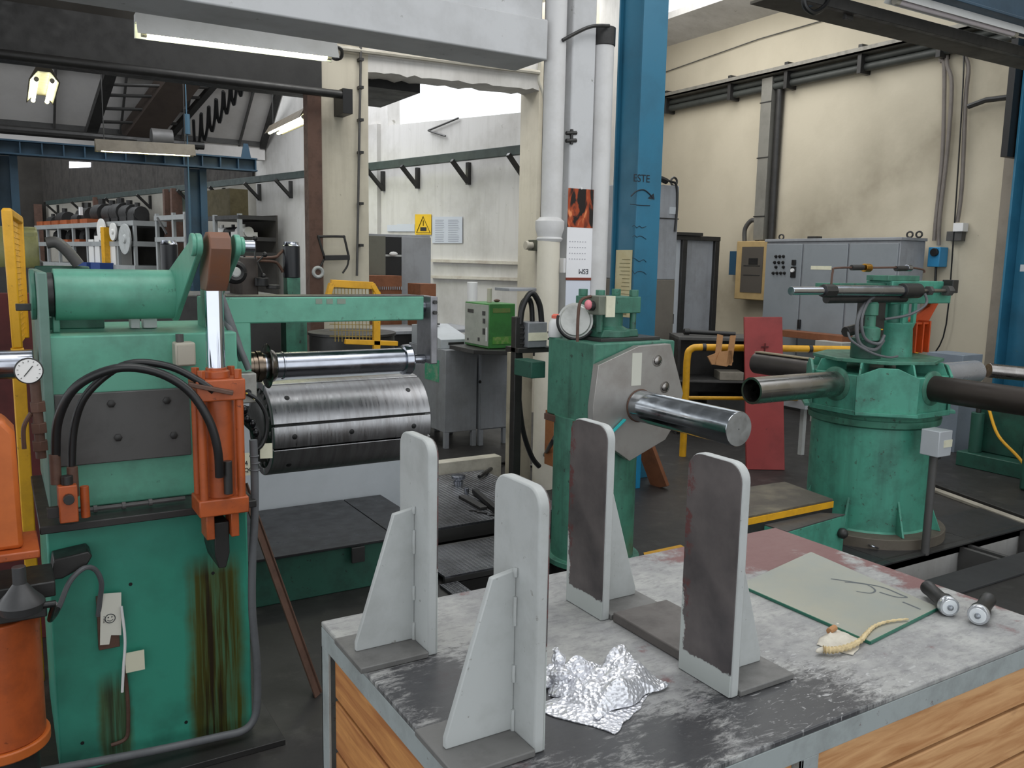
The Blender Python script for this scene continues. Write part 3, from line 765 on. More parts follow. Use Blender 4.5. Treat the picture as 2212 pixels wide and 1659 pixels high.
# =================================================================== GREEN COIL MACHINE ON THE LEFT
t = thing('coil_winding_machine', 'large green coil machine at left with orange cylinder, chrome shaft and segmented steel drum', 'machine', (.38, 3.1, 0))
MY = 2.75
B().box((.088, .666), (MY, 3.35), (0, .815)).obj('base_housing', PANEL, t, .006)
B().box((.07, .672), (MY-.1, 3.3), (.815, .838)).obj('oily_ledge', DARKM, t, .003)
b = B()
for px in (200, 262, 320): q = at(px, 1062, Y=MY-.03); b.cyl((q.x, MY-.03, .853), (q.x+.01, MY-.03, .853), .011, 10)
b.cyl((.16, MY-.03, .853), (.47, MY-.03, .853), .007, 8)
b.obj('lubrication_line', GREYP, t, 0)
B().box((.12, .66), (MY+.05, 3.35), (.838, 1.36)).obj('upper_housing', GREEN, t, .006)
B().box((.104, .13), (MY+.02, 3.4), (.83, 1.545)).obj('end_plate', paint('grey_green_edge', '#5e7d72', '#3a4742', .6, 4, .45), t, .004)
gp = B().box((.13, .505), (MY+.028, MY+.048), (.975, 1.19)).obj('grey_cover_plate', GREYP, t, .003)
b = B()
for px, py in ((240, 872), (360, 865), (255, 945), (375, 940)):
    q = at(px, py, Y=MY+.028); b.lathe(q, (0, -1, 0), [(0, .012), (.006, .012), (.008, .008)], 6)
b.each('bolt', DARKM, gp, 0)
gp['label'] = 'dark grey bolted cover plate'
# torque tube with flanges and lever
TYc, TZc = 2.93, 1.475
tb = B().cyl((.152, TYc, TZc), (.50, TYc, TZc), .078, 40).obj('torque_tube', GREEN, t, .002)
B().cyl((.13, TYc, TZc), (.152, TYc, TZc), .066, 32).obj('seal_ring', DARKM, tb, .002)
B().cyl((.09, TYc, TZc), (.104, TYc, TZc), .075, 32).obj('end_flange', GREEN2, tb, .003)
B().bar((.05, TYc-.03, 1.44), (.11, TYc-.03, 1.44), .03, .02).obj('side_bracket', DARKM, tb, .002)
def lever(x0, x1, nm):
    cy, cz, py, pz = TYc, TZc, 2.53, 1.63
    pts = []
    an = math.atan2(pz-cz, py-cy)
    for i in range(13): a = an+PI/2+PI*i/12; pts.append((x0, cy+.085*math.cos(a), cz+.085*math.sin(a)))
    for i in range(9): a = an-PI/2+PI*i/8; pts.append((x0, py+.032*math.cos(a), pz+.032*math.sin(a)))
    return B().prism(pts, (x1-x0, 0, 0)).obj('lever_plate', GREEN, t, .003)
lever(.488, .505, 0); lever(.593, .61, 1)
B().cyl((.476, 2.53, 1.63), (.488, 2.53, 1.63), .032, 24).cyl((.61, 2.53, 1.63), (.622, 2.53, 1.63), .026, 24).obj('pin_boss', GREEN, t, .003)
B().cyl((.622, 2.53, 1.63), (.652, 2.53, 1.63), .017, 20).obj('pivot_pin', SHAFT, t, .001)
# hydraulic cylinder
hx, hy = .55, 2.6
hc = B().cyl((hx, hy, .885), (hx, hy, 1.19), .046, 32).obj('hydraulic_cylinder', ORANGE, t, .001); hc['label'] = 'orange hydraulic cylinder'
B().box((hx-.07, hx+.07), (hy-.06, hy+.06), (1.18, 1.243)).obj('head_cap', ORANGE, hc, .004)
B().box((hx-.072, hx+.072), (hy-.06, hy+.06), (.835, .885)).obj('base_cap', ORANGE, hc, .004)
for sx in (-1, 1):
    for sy in (-1, 1):
        B().cyl((hx+sx*.054, hy+sy*.045, .88), (hx+sx*.054, hy+sy*.045, 1.19), .012, 12).obj('tie_rod', ORANGE, hc, 0)
        B().cyl((hx+sx*.052, hy+sy*.042, 1.243), (hx+sx*.052, hy+sy*.042, 1.27), .012, 6).obj('tie_rod_nut', ORANGE, hc, .001)
B().lathe((hx, hy, 1.243), (0, 0, 1), [(0, .038), (.02, .038), (.022, .03), (.03, .03)], 24).obj('gland', ORANGE, hc, .001)
B().cyl((hx, hy-.0, 1.26), (hx, hy, 1.53), .0262, 32).obj('piston_rod', CHROME, hc, 0)['label'] = 'chrome piston rod'
pts = [(hx-.03, hy-.115, 1.52), (hx-.03, hy+.03, 1.52), (hx-.03, hy+.03, 1.6)]
cl = [(hx-.03, y, z) for y, z in ((2.56, 1.5), (2.64, 1.5), (2.645, 1.56), (2.575, 1.655), (2.55, 1.667), (2.52, 1.667), (2.497, 1.65), (2.49, 1.62), (2.53, 1.53))]
B().prism(cl, (.06, 0, 0)).obj('clevis', BRONZE, hc, .004)['label'] = 'brown rusty clevis block'
for sx in (-1, 1):
    B().box((hx+sx*.036-.012, hx+sx*.036+.012), (hy-.03, hy+.05), (.755, .84)).obj('foot_lug', ORANGE, hc, .003)
B().prism([(hx-.022, 2.59, .8), (hx+.022, 2.59, .8), (hx+.022, 2.59, .7), (hx+.01, 2.59, .655), (hx-.012, 2.59, .655), (hx-.022, 2.59, .7)], (0, .16, 0)).obj('pivot_bracket', DARKM, t, .003)
b = B()

B().cyl((hx+.012, hy-.06, .9), (hx+.012, hy-.06, 1.0), .013, 12).obj('port_fitting', DARKM, hc, .001)
B().bar((hx-.09, hy-.05, 1.235), (hx+.03, hy-.075, 1.205), .03, .012).obj('hose_fitting', RUST, hc, .002)
# hoses
def P3(l, Y): return [at(x, y, Y=Y if not isinstance(Y, (list, tuple)) else Y[i]) for i, (x, y) in enumerate(l)]
B().tube(P3([(120, 985), (126, 905), (165, 835), (250, 796), (335, 803), (405, 842), (450, 905), (470, 970), (474, 1030)], (2.62, 2.6, 2.57, 2.55, 2.54, 2.53, 2.52, 2.52, 2.53)), .0125, 14).obj('hydraulic_hose', RUBBER, t, 0)
B().tube(P3([(155, 1012), (160, 925), (185, 855), (245, 800), (300, 783), (370, 793), (425, 820), (462, 845)], (2.63, 2.62, 2.6, 2.59, 2.58, 2.57, 2.55, 2.54)), .0105, 14).obj('hydraulic_hose', RUBBER, t, 0)
for px, py in ((118, 985), (156, 1012)):
    q = at(px, py, Y=2.62); B().cyl(q-Vector((0, 0, .08)), q+Vector((0, 0, .005)), .0145, 12).obj('hose_ferrule', RUST, t, .001)
vb = B().box((.118, .165), (2.58, 2.66), (.86, .965)).obj('valve_block', ORANGE, t, .003)
B().cyl((.142, 2.58, .93), (.142, 2.56, .93), .014, 12).cyl((.142, 2.6, .965), (.142, 2.6, .99), .015, 12).each('valve_plug', DARKM, vb, .001)
B().cyl((.185, 2.62, .86), (.185, 2.62, .95), .012, 12).obj('valve_stem', ORANGE, vb, .001)
B().bar((.09, 2.62, .885), (.12, 2.62, .885), .02, .03).obj('valve_pipe', DARKM, vb, .001)
# gauge and its standpipe
gq = at(62, 801, Y=2.66)
ga_ = B().lathe(gq+Vector((0, .016, 0)), (0, -1, 0), [(0, .034), (.012, .036), (.02, .036), (.021, .032)], 32).obj('pressure_gauge', DARKM, t, .001)
B().lathe(gq-Vector((0, .0055, 0)), (0, -1, 0), [(0, .0325), (.0008, .0325)], 32).obj('dial', plain('gauge_white', '#e4e4e2', .3), ga_, 0)['label'] = 'white gauge dial'
B().bar(gq+Vector((-.012, -.008, -.014)), gq+Vector((.01, -.008, .014)), .0022, .0012, (0, 1, 0)).obj('needle', BLACK, ga_, 0)
b = B()
for i in range(11):
    a = R(225-27*i); v = Vector((math.cos(a), 0, math.sin(a))); b.bar(gq+v*.025-Vector((0, .0078, 0)), gq+v*.029-Vector((0, .0078, 0)), .0014, .001, (0, 1, 0))
b.obj('dial_marks', BLACK, ga_, 0)
B().cyl(gq+Vector((.014, .02, -.03)), gq+Vector((.018, .02, -.25)), .0135, 12).obj('gauge_pipe', RUST, t, 0)
for dz in (-.09, -.15, -.2): B().cyl(gq+Vector((.017, .02, dz)), gq+Vector((.018, .02, dz-.028)), .021, 6).obj('pipe_union', RUST, t, .001)
B().tube([gq+Vector((.0, .02, -.12)), gq+Vector((-.02, .02, -.16)), gq+Vector((-.022, .02, -.22))], .006, 8).obj('drain_tube', RUST, t, 0)
# overhead beam, post, link, shaft and drum
BY_ = 2.97
B().box((.655, 1.403), (BY_, BY_+.15), (1.372, 1.463)).obj('top_beam', GREEN, t, .005)
B().box((.655, 1.403), (BY_+.002, BY_+.148), (1.463, 1.4655)).obj('grimy_top', DARKM, t, 0)
b = B()
for px in (689, 712, 735): q = at(px, 651, Y=BY_); b.box((q.x-.012, q.x+.012 if px < 730 else q.x+.02), (BY_-.0012, BY_), (q.z-.009, q.z+.009))
b.each('scraped_patch', paint('scraped_patch_grey', '#7d8a7d', '#5a6258', .5, 30, .6), t, 0)
B().prism([(.60, BY_+.001, 1.462), (.74, BY_+.001, 1.462), (.748, BY_+.001, 1.375), (.748, BY_+.001, 1.13), (.60, BY_+.001, 1.13)], (0, .14, 0)).obj('beam_post', GREEN, t, .005)
lk = B().box((1.432, 1.462), (BY_, BY_+.13), (1.2, 1.462)).obj('end_link', paint('worn_grey_link', '#86868a', '#4c4a49', .5, 8, .4, .6), t, .004)
b = B()
for z in (1.44, 1.4): b.cyl((1.447, BY_, z), (1.447, BY_-.012, z), .008, 6)
b.each('bolt', DARKM, lk, 0)
B().cyl((1.40, BY_+.06, 1.42), (1.432, BY_+.06, 1.42), .022, 20).obj('link_pivot', SHAFT, lk, .001)
SY, SZ = 3.03, 1.215
sh = B().cyl((.80, SY, SZ), (1.36, SY, SZ), .0465, 48).obj('expanding_shaft', SHAFT, t, 0); sh['label'] = 'polished steel shaft'
B().lathe((.742, SY, SZ), (1, 0, 0), [(0, .05), (.018, .05), (.0185, .053), (.03, .053), (.0305, .049), (.034, .049), (.0345, .056), (.05, .056), (.052, .048), (.06, .048)], 48).obj('bearing_rings', steel('bearing_steel', '#7c6f62', .25, '#2c2420', .6, 9), sh, 0)
B().lathe((.808, SY, SZ), (1, 0, 0), [(0, .05), (.006, .078), (.010, .08), (.016, .062), (.03, .056), (.036, .05)], 48).obj('dish_flange', steel('flange_steel', '#8b8580', .22, '#4b4440', .5, 9), sh, 0)
B().lathe((.866, SY, SZ), (1, 0, 0), [(0, .047), (.002, .05), (.006, .05), (.008, .047)], 40).obj('thin_ring', SHAFT, sh, 0)
B().lathe((1.335, SY, SZ), (1, 0, 0), [(0, .048), (.004, .058), (.03, .06), (.036, .056), (.038, .04)], 40).obj('end_collar', SHAFT, sh, 0)
B().cyl((1.37, SY, SZ), (1.432, SY, SZ), .019, 20).obj('end_journal', SHAFT, sh, .001)
# expanding drum: wide and narrow segments round a core
DX0, DX1, DY, DZ, DR = .875, 1.535, 3.36, .925, .187
dr = B().cyl((DX0+.01, DY, DZ), (DX1-.01, DY, DZ), DR-.035, 40).obj('drum_core', DARKM, t, .003)
def seg(a0, a1):
    b = B(); n = 14; ri = DR-.03
    pts = []
    for i in range(n+1): a = a0+(a1-a0)*i/n; pts.append((DX0, DY-DR*math.cos(a), DZ+DR*math.sin(a)))
    for i in range(n+1): a = a1+(a0-a1)*i/n; pts.append((DX0, DY-ri*math.cos(a), DZ+ri*math.sin(a)))
    return b.prism(pts, (DX1-DX0, 0, 0)).obj('drum_segment', DRUM, dr, .003)
gapa = R(1.8)
cen = R(-2)
for c0_, wd in ((cen, 29), (cen+R(45), 61), (cen+R(90), 29), (cen+R(135), 61), (cen+R(180), 29), (cen+R(225), 61), (cen+R(270), 29), (cen+R(315), 61)):
    sgm = seg(c0_-R(wd)/2+gapa*.6, c0_+R(wd)/2-gapa*.6)
    if c0_-cen in (0, R(45)) or abs(c0_-cen-R(315)) < 1e-6:
        hs = ((.08, 0), (.31, 0), (.58, 0)) if wd < 40 else ((.07, R(4)), (.58, R(4)))
        for dx, da in hs:
            a = c0_+da; nrm = Vector((0, -math.cos(a), math.sin(a))); p = Vector((DX0+dx, DY, DZ))+nrm*(DR-.004)
            B().lathe(p, nrm, [(.0025, .0105), (.0047, .0105), (.0052, .0095)], 18).obj('socket_screw', BLACK, sgm, 0)
b = B()
for i in range(16):
    a = 2*PI*i/16; b.sph((DX0+.004, DY-(DR-.045)*math.cos(a), DZ+(DR-.045)*math.sin(a)), .018, (.6, 1, 1), 8)
b.lathe((DX0-.015, DY, DZ), (1, 0, 0), [(0, .06), (.0, .12), (.02, .15), (.03, .155)], 32)
b.obj('drum_end_ring', DARKM, dr, 0)
# boxes, tags and wiring on the machine
jb = B().box((.462, .522), (MY-.005, MY+.06), (1.262, 1.335)).obj('terminal_box', BEIGE, t, .006)
B().box((.468, .516), (MY-.012, MY-.005), (1.268, 1.326)).obj('lid', BEIGE, jb, .008)
B().cyl((.48, MY+.02, 1.335), (.48, MY+.02, 1.36), .012, 10).obj('cable_gland', GREYP, jb, .001)
q0, q1 = at(514, 808, Y=2.82), at(556, 870, Y=2.82)
jb2 = B().box((q0.x, q1.x), (2.82, 2.88), (q1.z, q0.z)).obj('switch_box', paint('worn_alloy_box', '#9b9a94', '#5c5852', .5, 14, .5, .4), t, .004)
qh = at(536, 848, Y=2.819); B().lathe(qh, (0, -1, 0), [(0, .011), (.001, .011)], 18).obj('wire_hole', BLACK, jb2, 0)
B().tube(P3([(534, 850), (545, 856), (560, 868), (574, 895), (576, 930), (566, 960), (548, 975)], 2.8), .0075, 10).obj('loose_cable', RUBBER, jb2, 0)
for i, cl_ in enumerate(('#c9b43a', '#d8d6c0')):
    B().tube(P3([(531+3*i, 849), (540+2*i, 853+2*i), (549+2*i, 862+2*i)], 2.796), .0022, 6).obj('bare_wire', plain('wire_%d' % i, cl_, .5), jb2, 0)
B().box((.725, .765), (2.795, 2.80), (.935, .985), R(-12)).obj('paper_tag', PAPER, t, 0)['label'] = 'yellowed paper tag on the cable'
for i, (px, py) in enumerate(((528, 885), (533, 905), (545, 915), (552, 935))):
    q = at(px, py, Y=2.8); B().sph(q, .012, (1, 1, 1.3), 12).obj('plug_fitting', plain('shiny_black_fitting', '#101114', .12, .3), t, 0)
b = B().tube(P3([(528, 880), (535, 910), (548, 925), (556, 950), (548, 985)], 2.815), .016, 10); b.obj('cable_boot', RUBBER, t, 0)
q0, q1 = at(511, 981, Y=2.79), at(543, 1026, Y=2.79)
nt = B().box((q0.x, q1.x+.01), (2.79, 2.792), (q1.z, q0.z)).obj('paper_note', PAPER, t, 0); nt['label'] = 'handwritten paper note'
lettering('4', 'handwritten_figure', at(532, 1001, Y=2.789), (1, 0, .1), (-.1, 0, 1), .022, INKB, nt)
lettering('QC', 'handwritten_letters', at(537, 1015, Y=2.789), (1, 0, .05), (-.05, 0, 1), .019, INKB, nt)
CND = paint('grey_conduit', '#5f6164', '#2e2d2d', .5, 8, .5, bump=0)
B().tube([Vector(v) for v in ((.69, 2.86, 1.26), (.672, 2.86, 1.33), (.625, 2.9, 1.5), (.61, 2.92, 1.55))], .013, 12).obj('upper_cable', CND, t, 0)
B().tube([(.705, 2.84, 1.23), (.68, 2.85, 1.30), (.655, 2.86, 1.36), (.64, 2.9, 1.40)], .011, 12).obj('upper_cable', CND, t, 0)
B().tube(P3([(547, 950), (550, 1030), (550, 1120), (545, 1220), (545, 1320), (554, 1420), (556, 1500), (550, 1550), (525, 1578), (470, 1592), (330, 1622), (180, 1650), (60, 1672)], 2.68), .0125, 14).obj('conduit', CND, t, 0)
b = B()
for px, py in ((551, 1000), (551, 1015), (549, 985)): q = at(px, py, Y=2.68); b.torus(q, (0, 0, 1), .0125, .003, 14)
b.each('conduit_ring', CND, t, 0)
B().tube(P3([(268, 1440), (275, 1500), (277, 1560), (272, 1595), (240, 1610)], 2.735), .006, 10).obj('drip_pipe', RUST, t, 0)
# stub bracket and paint-worn patch
B().prism([(.1, 2.66, .735), (.19, 2.66, .745), (.2, 2.66, .73), (.185, 2.66, .705), (.12, 2.66, .675), (.09, 2.66, .675)], (0, .09, 0)).obj('stub_bracket', DARKM, t, .004)
# terminal strip with bent paper and its cable
q0, q1 = at(207, 1290, Y=2.74), at(258, 1390, Y=2.74)
ts = B().box((q0.x, q1.x), (2.725, MY), (q1.z-.004, q0.z)).obj('terminal_strip', RUST, t, .002)
pp = [at(x, y, Y=2.72) for x, y in ((218, 1283), (262, 1280), (262, 1372), (240, 1372), (236, 1392), (216, 1394))]
B().prism(pp, (0, .002, 0)).obj('bent_paper', plain('label_paper', '#d9d8cc', .7), ts, 0)['label'] = 'bent pale paper with a small ink drawing'
qf = at(238, 1336, Y=2.7185)
b = B().torus(qf, (0, 1, 0), .014, .0011, 18)
for dx in (-.005, .005): b.sph(qf+Vector((dx, 0, .004)), .002, (1, .4, 1), 8)
b.tube([qf+Vector((-.008, 0, -.004)), qf+Vector((0, 0, -.008)), qf+Vector((.008, 0, -.004))], .0009, 5)
for i in range(5): b.bar(qf+Vector((-.018-.0005*i, 0, .010-.005*i)), qf+Vector((-.014, 0, .009-.004*i)), .001, .001)
b.obj('ink_drawing', INKB, ts, 0)
B().tube(P3([(262, 1310), (270, 1380), (267, 1440), (264, 1495)], 2.71), .0042, 8).obj('white_strip', WHITE, t, 0)['label'] = 'white plastic strip'
q0, q1 = at(270, 1412, Y=2.715), at(313, 1445, Y=2.715)
B().box((q0.x, q1.x), (2.713, 2.718), (q1.z, q0.z)).obj('paper_tag', PAPER, t, 0)['label'] = 'masking tape tag'
B().tube(P3([(112, 1334), (128, 1310), (150, 1258), (180, 1228), (205, 1230), (219, 1258), (216, 1295), (212, 1330)], (2.62, 2.62, 2.63, 2.64, 2.66, 2.68, 2.71, 2.73)), .0075, 10).obj('sensor_cable', CND, t, 0)
b = B()
for px, py in ((282, 1262), (402, 1560), (178, 1605), (460, 1238)):
    q = at(px, py, Y=MY-.0005); b.cyl(q, q+Vector((0, -.001, 0)), .0055, 12)
b.each('bolt_hole', BLACK, t, 0)
B().box((.03, .74), (2.62, 3.4), (0, .02)).obj('sole_plate', DARKM, t, .002)
# bits seen between tube and housing
for x0, x1 in ((.372, .40), (.41, .452)):
    B().box((x0, x1), (3.0, 3.05), (1.362, 1.392)).obj('limit_switch', WHITE, t, .003)
B().box((.13, .30), (3.05, 3.15), (1.36, 1.40)).obj('rear_bracket', GREEN2, t, .004)
B().box((.145, .165), (2.93, 2.97), (1.36, 1.41)).obj('tube_saddle', GREEN, t, .003)

# orange brake unit cut by the left edge of the picture
t = thing('pump_unit', 'orange pump unit with black oil pot at the left edge beside the green machine', 'pump', (-.02, 2.5, 0))
q = at(0, 1350, Y=2.45)
B().cyl((-.05, 2.55, .3), (-.05, 2.55, .645), .105, 36).obj('motor_body', ORANGE, t, .004)
B().cyl((-.05, 2.55, .27), (-.05, 2.55, .3), .115, 36).obj('motor_flange', ORANGE2, t, .004)
B().cyl((-.05, 2.55, 0), (-.05, 2.55, .27), .085, 32).obj('motor_foot', DARKM, t, .004)
q0, q1 = at(-40, 915, Y=2.5), at(52, 1185, Y=2.5)
B().prism([(q1.x, 2.5, q1.z), (q1.x-.004, 2.5, q0.z-.03), (q1.x-.03, 2.5, q0.z+.005), (q1.x-.12, 2.5, q0.z+.01), (q1.x-.12, 2.5, q1.z)], (0, .13, 0)).obj('guard_cover', ORANGE2, t, .012)
B().box((q1.x-.12, q1.x+.035), (2.47, 2.66), (q1.z-.022, q1.z)).obj('guard_base', ORANGE, t, .004)
B().box((-.1, .095), (2.5, 2.66), (.685, .728)).obj('mounting_bracket', DARKM, t, .004)
qp = at(46, 1310, Y=2.42)
B().lathe(qp+Vector((0, .02, -.02)), (0, 0, 1), [(-.005, .03), (.0, .05), (.022, .056), (.03, .052), (.05, .034), (.075, .016), (.12, .016)], 32).obj('oil_pot', paint('black_grey_casting', '#3a3a3b', '#1a1919', .5, 9, .4), t, .001)
B().cyl(qp+Vector((.045, .01, -.01)), qp+Vector((.078, .012, -.012)), .009, 12).obj('cable_gland', BLACK, t, .001)
B().tube([qp+Vector((.075, .012, -.012)), at(108, 1338, Y=2.5), at(118, 1328, Y=2.58), at(125, 1314, Y=2.62)], .0075, 10).obj('pot_cable', RUBBER, t, 0)
b = B().box((-.06, .07), (2.44, 2.6), (.655, .685)); b.obj('pot_arm', DARKM, t, .004)

# roller, red panels and yellow guard at far left
q = at(0, 790, Y=2.98)
tag(B().cyl((-.6, 3.0, q.z), (.09, 3.0, q.z), .044, 36).obj('steel_roller', SHAFT), 'bright steel roller entering at the left edge behind the gauge', 'roller')
t = thing('yellow_guard', 'tall yellow safety guard with mesh at far left behind the gauge', 'guard', (.05, 3.4, 0))
p0, p1 = at(14, 452, Y=3.5), at(38, 752, Y=3.5)
B().bar(p1, p0, .034, .03).obj('front_post', YELLOW, t, .006)
p2, p3 = at(40, 470, Y=3.8), at(54, 730, Y=3.8)
B().bar(p3, p2, .03, .03).obj('rear_post', YELLOW, t, .005)
B().bar(p0-Vector((0, 0, .01)), p2-Vector((0, 0, .01)), .03, .03).obj('top_bar', YELLOW, t, .006)
b = B()
for i in range(1, 9): b.cyl(p1.lerp(p3, i/9), p0.lerp(p2, i/9), .002, 5)
for i in range(1, 22): b.cyl(p1.lerp(p0, i/22), p3.lerp(p2, i/22), .002, 5)
b.obj('wire_mesh', YELLOW, t, 0)
B().box((p1.x-.022, p1.x+.02), (p1.y-.02, p1.y+.03), (0, p1.z)).obj('foot_post', YELLOW, t, .004)
tag(B().box((-.5, .2), (3.9, 3.95), (0, 1.44)).obj('red_sheet', DRED), 'dark red sheet panel behind the yellow guard at the left edge', 'panel')
q = at(30, 700, Y=3.3)

# =================================================================== MIDDLE: DRUM PIT, MANDREL COLUMN, CABINETS
# green channel under the drum with black cover plates
t = thing('channel_box', 'low dark green steel channel box with black cover plates below the drum', 'channel', (1.35, 4.1, 0))
B().box((.80, 1.80), (3.79, 4.5), (0, .225)).obj('box_body', DGREEN, t, .004)
for x0, x1 in ((.78, 1.63), (1.636, 1.86)):
    B().box((x0, x1), (3.76, 4.52), (.227, .24)).obj('cover_plate', paint('black_cover_plate', '#222224', '#0e0d0d', .5, 6, .33), t, .002)
q = at(775, 1200, Y=3.75); B().box((q.x-.035, q.x+.03), (3.745, 3.762), (.15, .226)).obj('latch', DARKM, t, .002)
t = thing('sheet_metal_guard', 'plain grey white sheet metal guard standing behind the steel drum', 'guard panel', (1.6, 4.55, 0))
B().box((1.0, 2.03), (4.55, 4.56), (.10, .985)).obj('sheet', SHEET, t, .002)
B().box((1.0, 2.03), (4.56, 4.60), (.93, .985)).obj('top_fold', SHEET, t, .002)
for x in (1.1, 1.95): B().box((x, x+.03), (4.56, 4.60), (0, .93)).obj('upright', GREY, t, .002)
# leaning rusty bar
t = thing('leaning_bar', 'rusty steel angle bar leaning behind the green machine', 'bar', (.94, 2.9, 0))
B().bar((.935, 2.88, .0), (.735, 3.1, .77), .035, .006).bar((.945, 2.90, .0), (.745, 3.12, .77), .006, .035).obj('bar', RUST, t, .001)
# tread plates, kerb and odds and ends on the pit covers
t = thing('tread_plate', 'upper checkered steel floor plate with drain cap on it', 'floor plate', (2.3, 4.8, 0))
B().box((1.86, 2.98), (4.22, 5.3), (.075, .09)).obj('plate', TREAD, t, .001)
B().box((1.86, 2.98), (4.22, 4.24), (0, .075)).obj('front_edge', DARKM, t, .001)
t = thing('tread_plate', 'lower shiny checkered floor plate in front, over the dark pit', 'floor plate', (2.2, 3.8, 0))
B().box((1.84, 2.45), (3.64, 4.06), (.028, .04)).obj('plate', TREAD, t, .001)
B().box((1.84, 2.45), (4.06, 4.08), (.0, .04)).obj('rear_edge', DARKM, t, .001)
B().box((1.84, 2.45), (3.64, 3.66), (.0, .028)).obj('front_edge', DARKM, t, .001)
tag(B().prism([(1.8, 3.24, .002), (1.9, 3.24, .002), (1.9, 3.62, .002), (1.8, 3.62, .002)], (0, 0, .012)).obj('pit_cover', TREAD, None, .001), 'narrow floor plate strip at the left edge of the dark pit', 'floor plate')
p0, p1 = at(945, 1025, Z=0), at(1070, 1010, Z=0)
tag(B().box((2.45, 3.15), (5.32, 5.42), (0, .17)).obj('white_kerb', paint('dirty_white_concrete', '#b9b5a8', '#6f6a5e', .6, 5, .8)), 'chipped white concrete kerb behind the upper checkered plate', 'kerb', kind='thing')
q = at(990, 1048, Z=.09)
t = thing('drain_fitting', 'shiny metal drain cap standing on the checkered plate', 'drain cap', (q.x, q.y, .09))
B().lathe((q.x, q.y, .0905), (0, 0, 1), [(0, .03), (.012, .03), (.014, .034), (.03, .034), (.032, .026), (.045, .026), (.047, .045), (.055, .048), (.066, .048), (.068, .035)], 28).obj('cap', SHAFT, t, 0)
t = thing('pipe_wrench', 'black clamp tool with long handle lying on the checkered plate', 'tool', at(1040, 1090, Z=.09))
pts = [at(x, y, Z=.105) for x, y in ((1005, 1058), (1030, 1060), (1060, 1095), (1090, 1125))]
B().bar(at(1025, 1060, Z=.11), at(1092, 1118, Z=.11), .035, .03).obj('handle', BLACK, t, .004)
B().bar(at(998, 1072, Z=.1), at(1045, 1098, Z=.1), .05, .018).obj('jaw_plate', DARKM, t, .003)
q = at(1008, 1060, Z=.11); B().cyl((q.x, q.y, .0905), (q.x, q.y, .13), .016, 12).obj('nut', SHAFT, t, .001)
for i, (px, py) in enumerate(((1013, 1102), (1030, 1106), (1056, 1112))):
    a, e = at(px, py, Z=.0955), at(px+22, py+3, Z=.0955)
    tag(B().tube([a, (a+e)/2+Vector((0, .015, 0)), e], .005, 6, 3).obj('metal_scrap', DARKM, None, 0), ('dark scrap nearest the tool jaw', 'dark scrap in the middle on the checkered plate', 'dark curled scrap near the tool handle')[i], 'scrap')

# mandrel column
t = thing('mandrel_stand', 'green mandrel column with steel plate and polished bar pointing to the right', 'machine', (2.72, 3.65, 0))
B().lathe((2.73, 3.62, 0), (0, 0, 1), [(0, .26), (.03, .26), (.03, .225), (.8, .225)], 40).obj('column', GREEN2, t, .003)
b = B().prism([(2.53, 3.39, .79), (2.53, 3.8, .79), (2.53, 3.8, 1.205), (2.53, 3.39, 1.205)], (.53, 0, 0))
b.obj('head_box', GREEN2, t, .008)
B().box((2.52, 3.07), (3.4, 3.81), (.755, .79)).obj('under_flange', RUST, t, .003)
B().box((2.61, 3.0), (3.44, 3.78), (1.205, 1.222)).obj('top_plate', DARKM, t, .002)
tc = Vector((2.77, 3.6, 0))
tcy = B().lathe((tc.x, tc.y, 1.222), (0, 0, 1), [(0, .125), (.03, .125), (.04, .105), (.05, .085), (.055, .08), (.125, .08)], 36).obj('top_cylinder', GREEN2, t, .002)
B().box((tc.x-.14, tc.x+.14), (tc.y-.1, tc.y+.1), (1.345, 1.43)).obj('top_flange', GREEN2, tcy, .004)
B().prism([(tc.x-.12, tc.y-.105, 1.222), (tc.x+.13, tc.y-.105, 1.222), (tc.x+.12, tc.y-.105, 1.26), (tc.x-.1, tc.y-.105, 1.26)], (0, .2, 0)).obj('base_block', GREEN2, tcy, .004)
for sx in (-1, 1):
    for sy in (-1, 1):
        p = (tc.x+sx*.11, tc.y+sy*.075)
        B().cyl((p[0], p[1], 1.25), (p[0], p[1], 1.35), .017, 12).obj('tie_rod', GREEN2, tcy, 0)
        B().cyl((p[0], p[1], 1.43), (p[0], p[1], 1.465), .025, 6).obj('bolt', GREEN2, tcy, .002)
vx = B().box((2.56, 2.65), (3.40, 3.49), (1.345, 1.44)).obj('valve_box', paint('olive_grey_box', '#6f7568', '#3c4038', .5, 14, .5), tcy, .004)
B().box((2.60, 2.655), (3.392, 3.399), (1.335, 1.44)).obj('paper_tag', PAPER, vx, 0)
B().cyl((2.535, 3.45, 1.39), (2.56, 3.45, 1.39), .025, 14).obj('solenoid', DARKM, vx, .001)
B().sph((2.523, 3.44, 1.395), .02, (1, 1, 1.3), 12).obj('pink_cap', plain('pink_plastic', '#d9808a', .5), vx, 0)
B().tube([(2.56, 3.47, 1.435), (2.5, 3.47, 1.415), (2.485, 3.47, 1.34), (2.485, 3.47, 1.21)], .008, 8).obj('rusty_tube', RUST, t, 0)
dk = B().lathe((2.575, 3.62, 1.302), (-.55, -.8, .1), [(0, .088), (.03, .092), (.032, .082), (.04, .075)], 32).obj('hand_wheel_disc', paint('pale_disc_paint', '#b9bab6', '#6d6a66', .5, 8, .4, .5), t, .001)
B().torus((2.565, 3.60, 1.302), (-.55, -.8, .1), .092, .011, 30, -.3, 2.6).obj('black_band', BLACK, dk, 0)
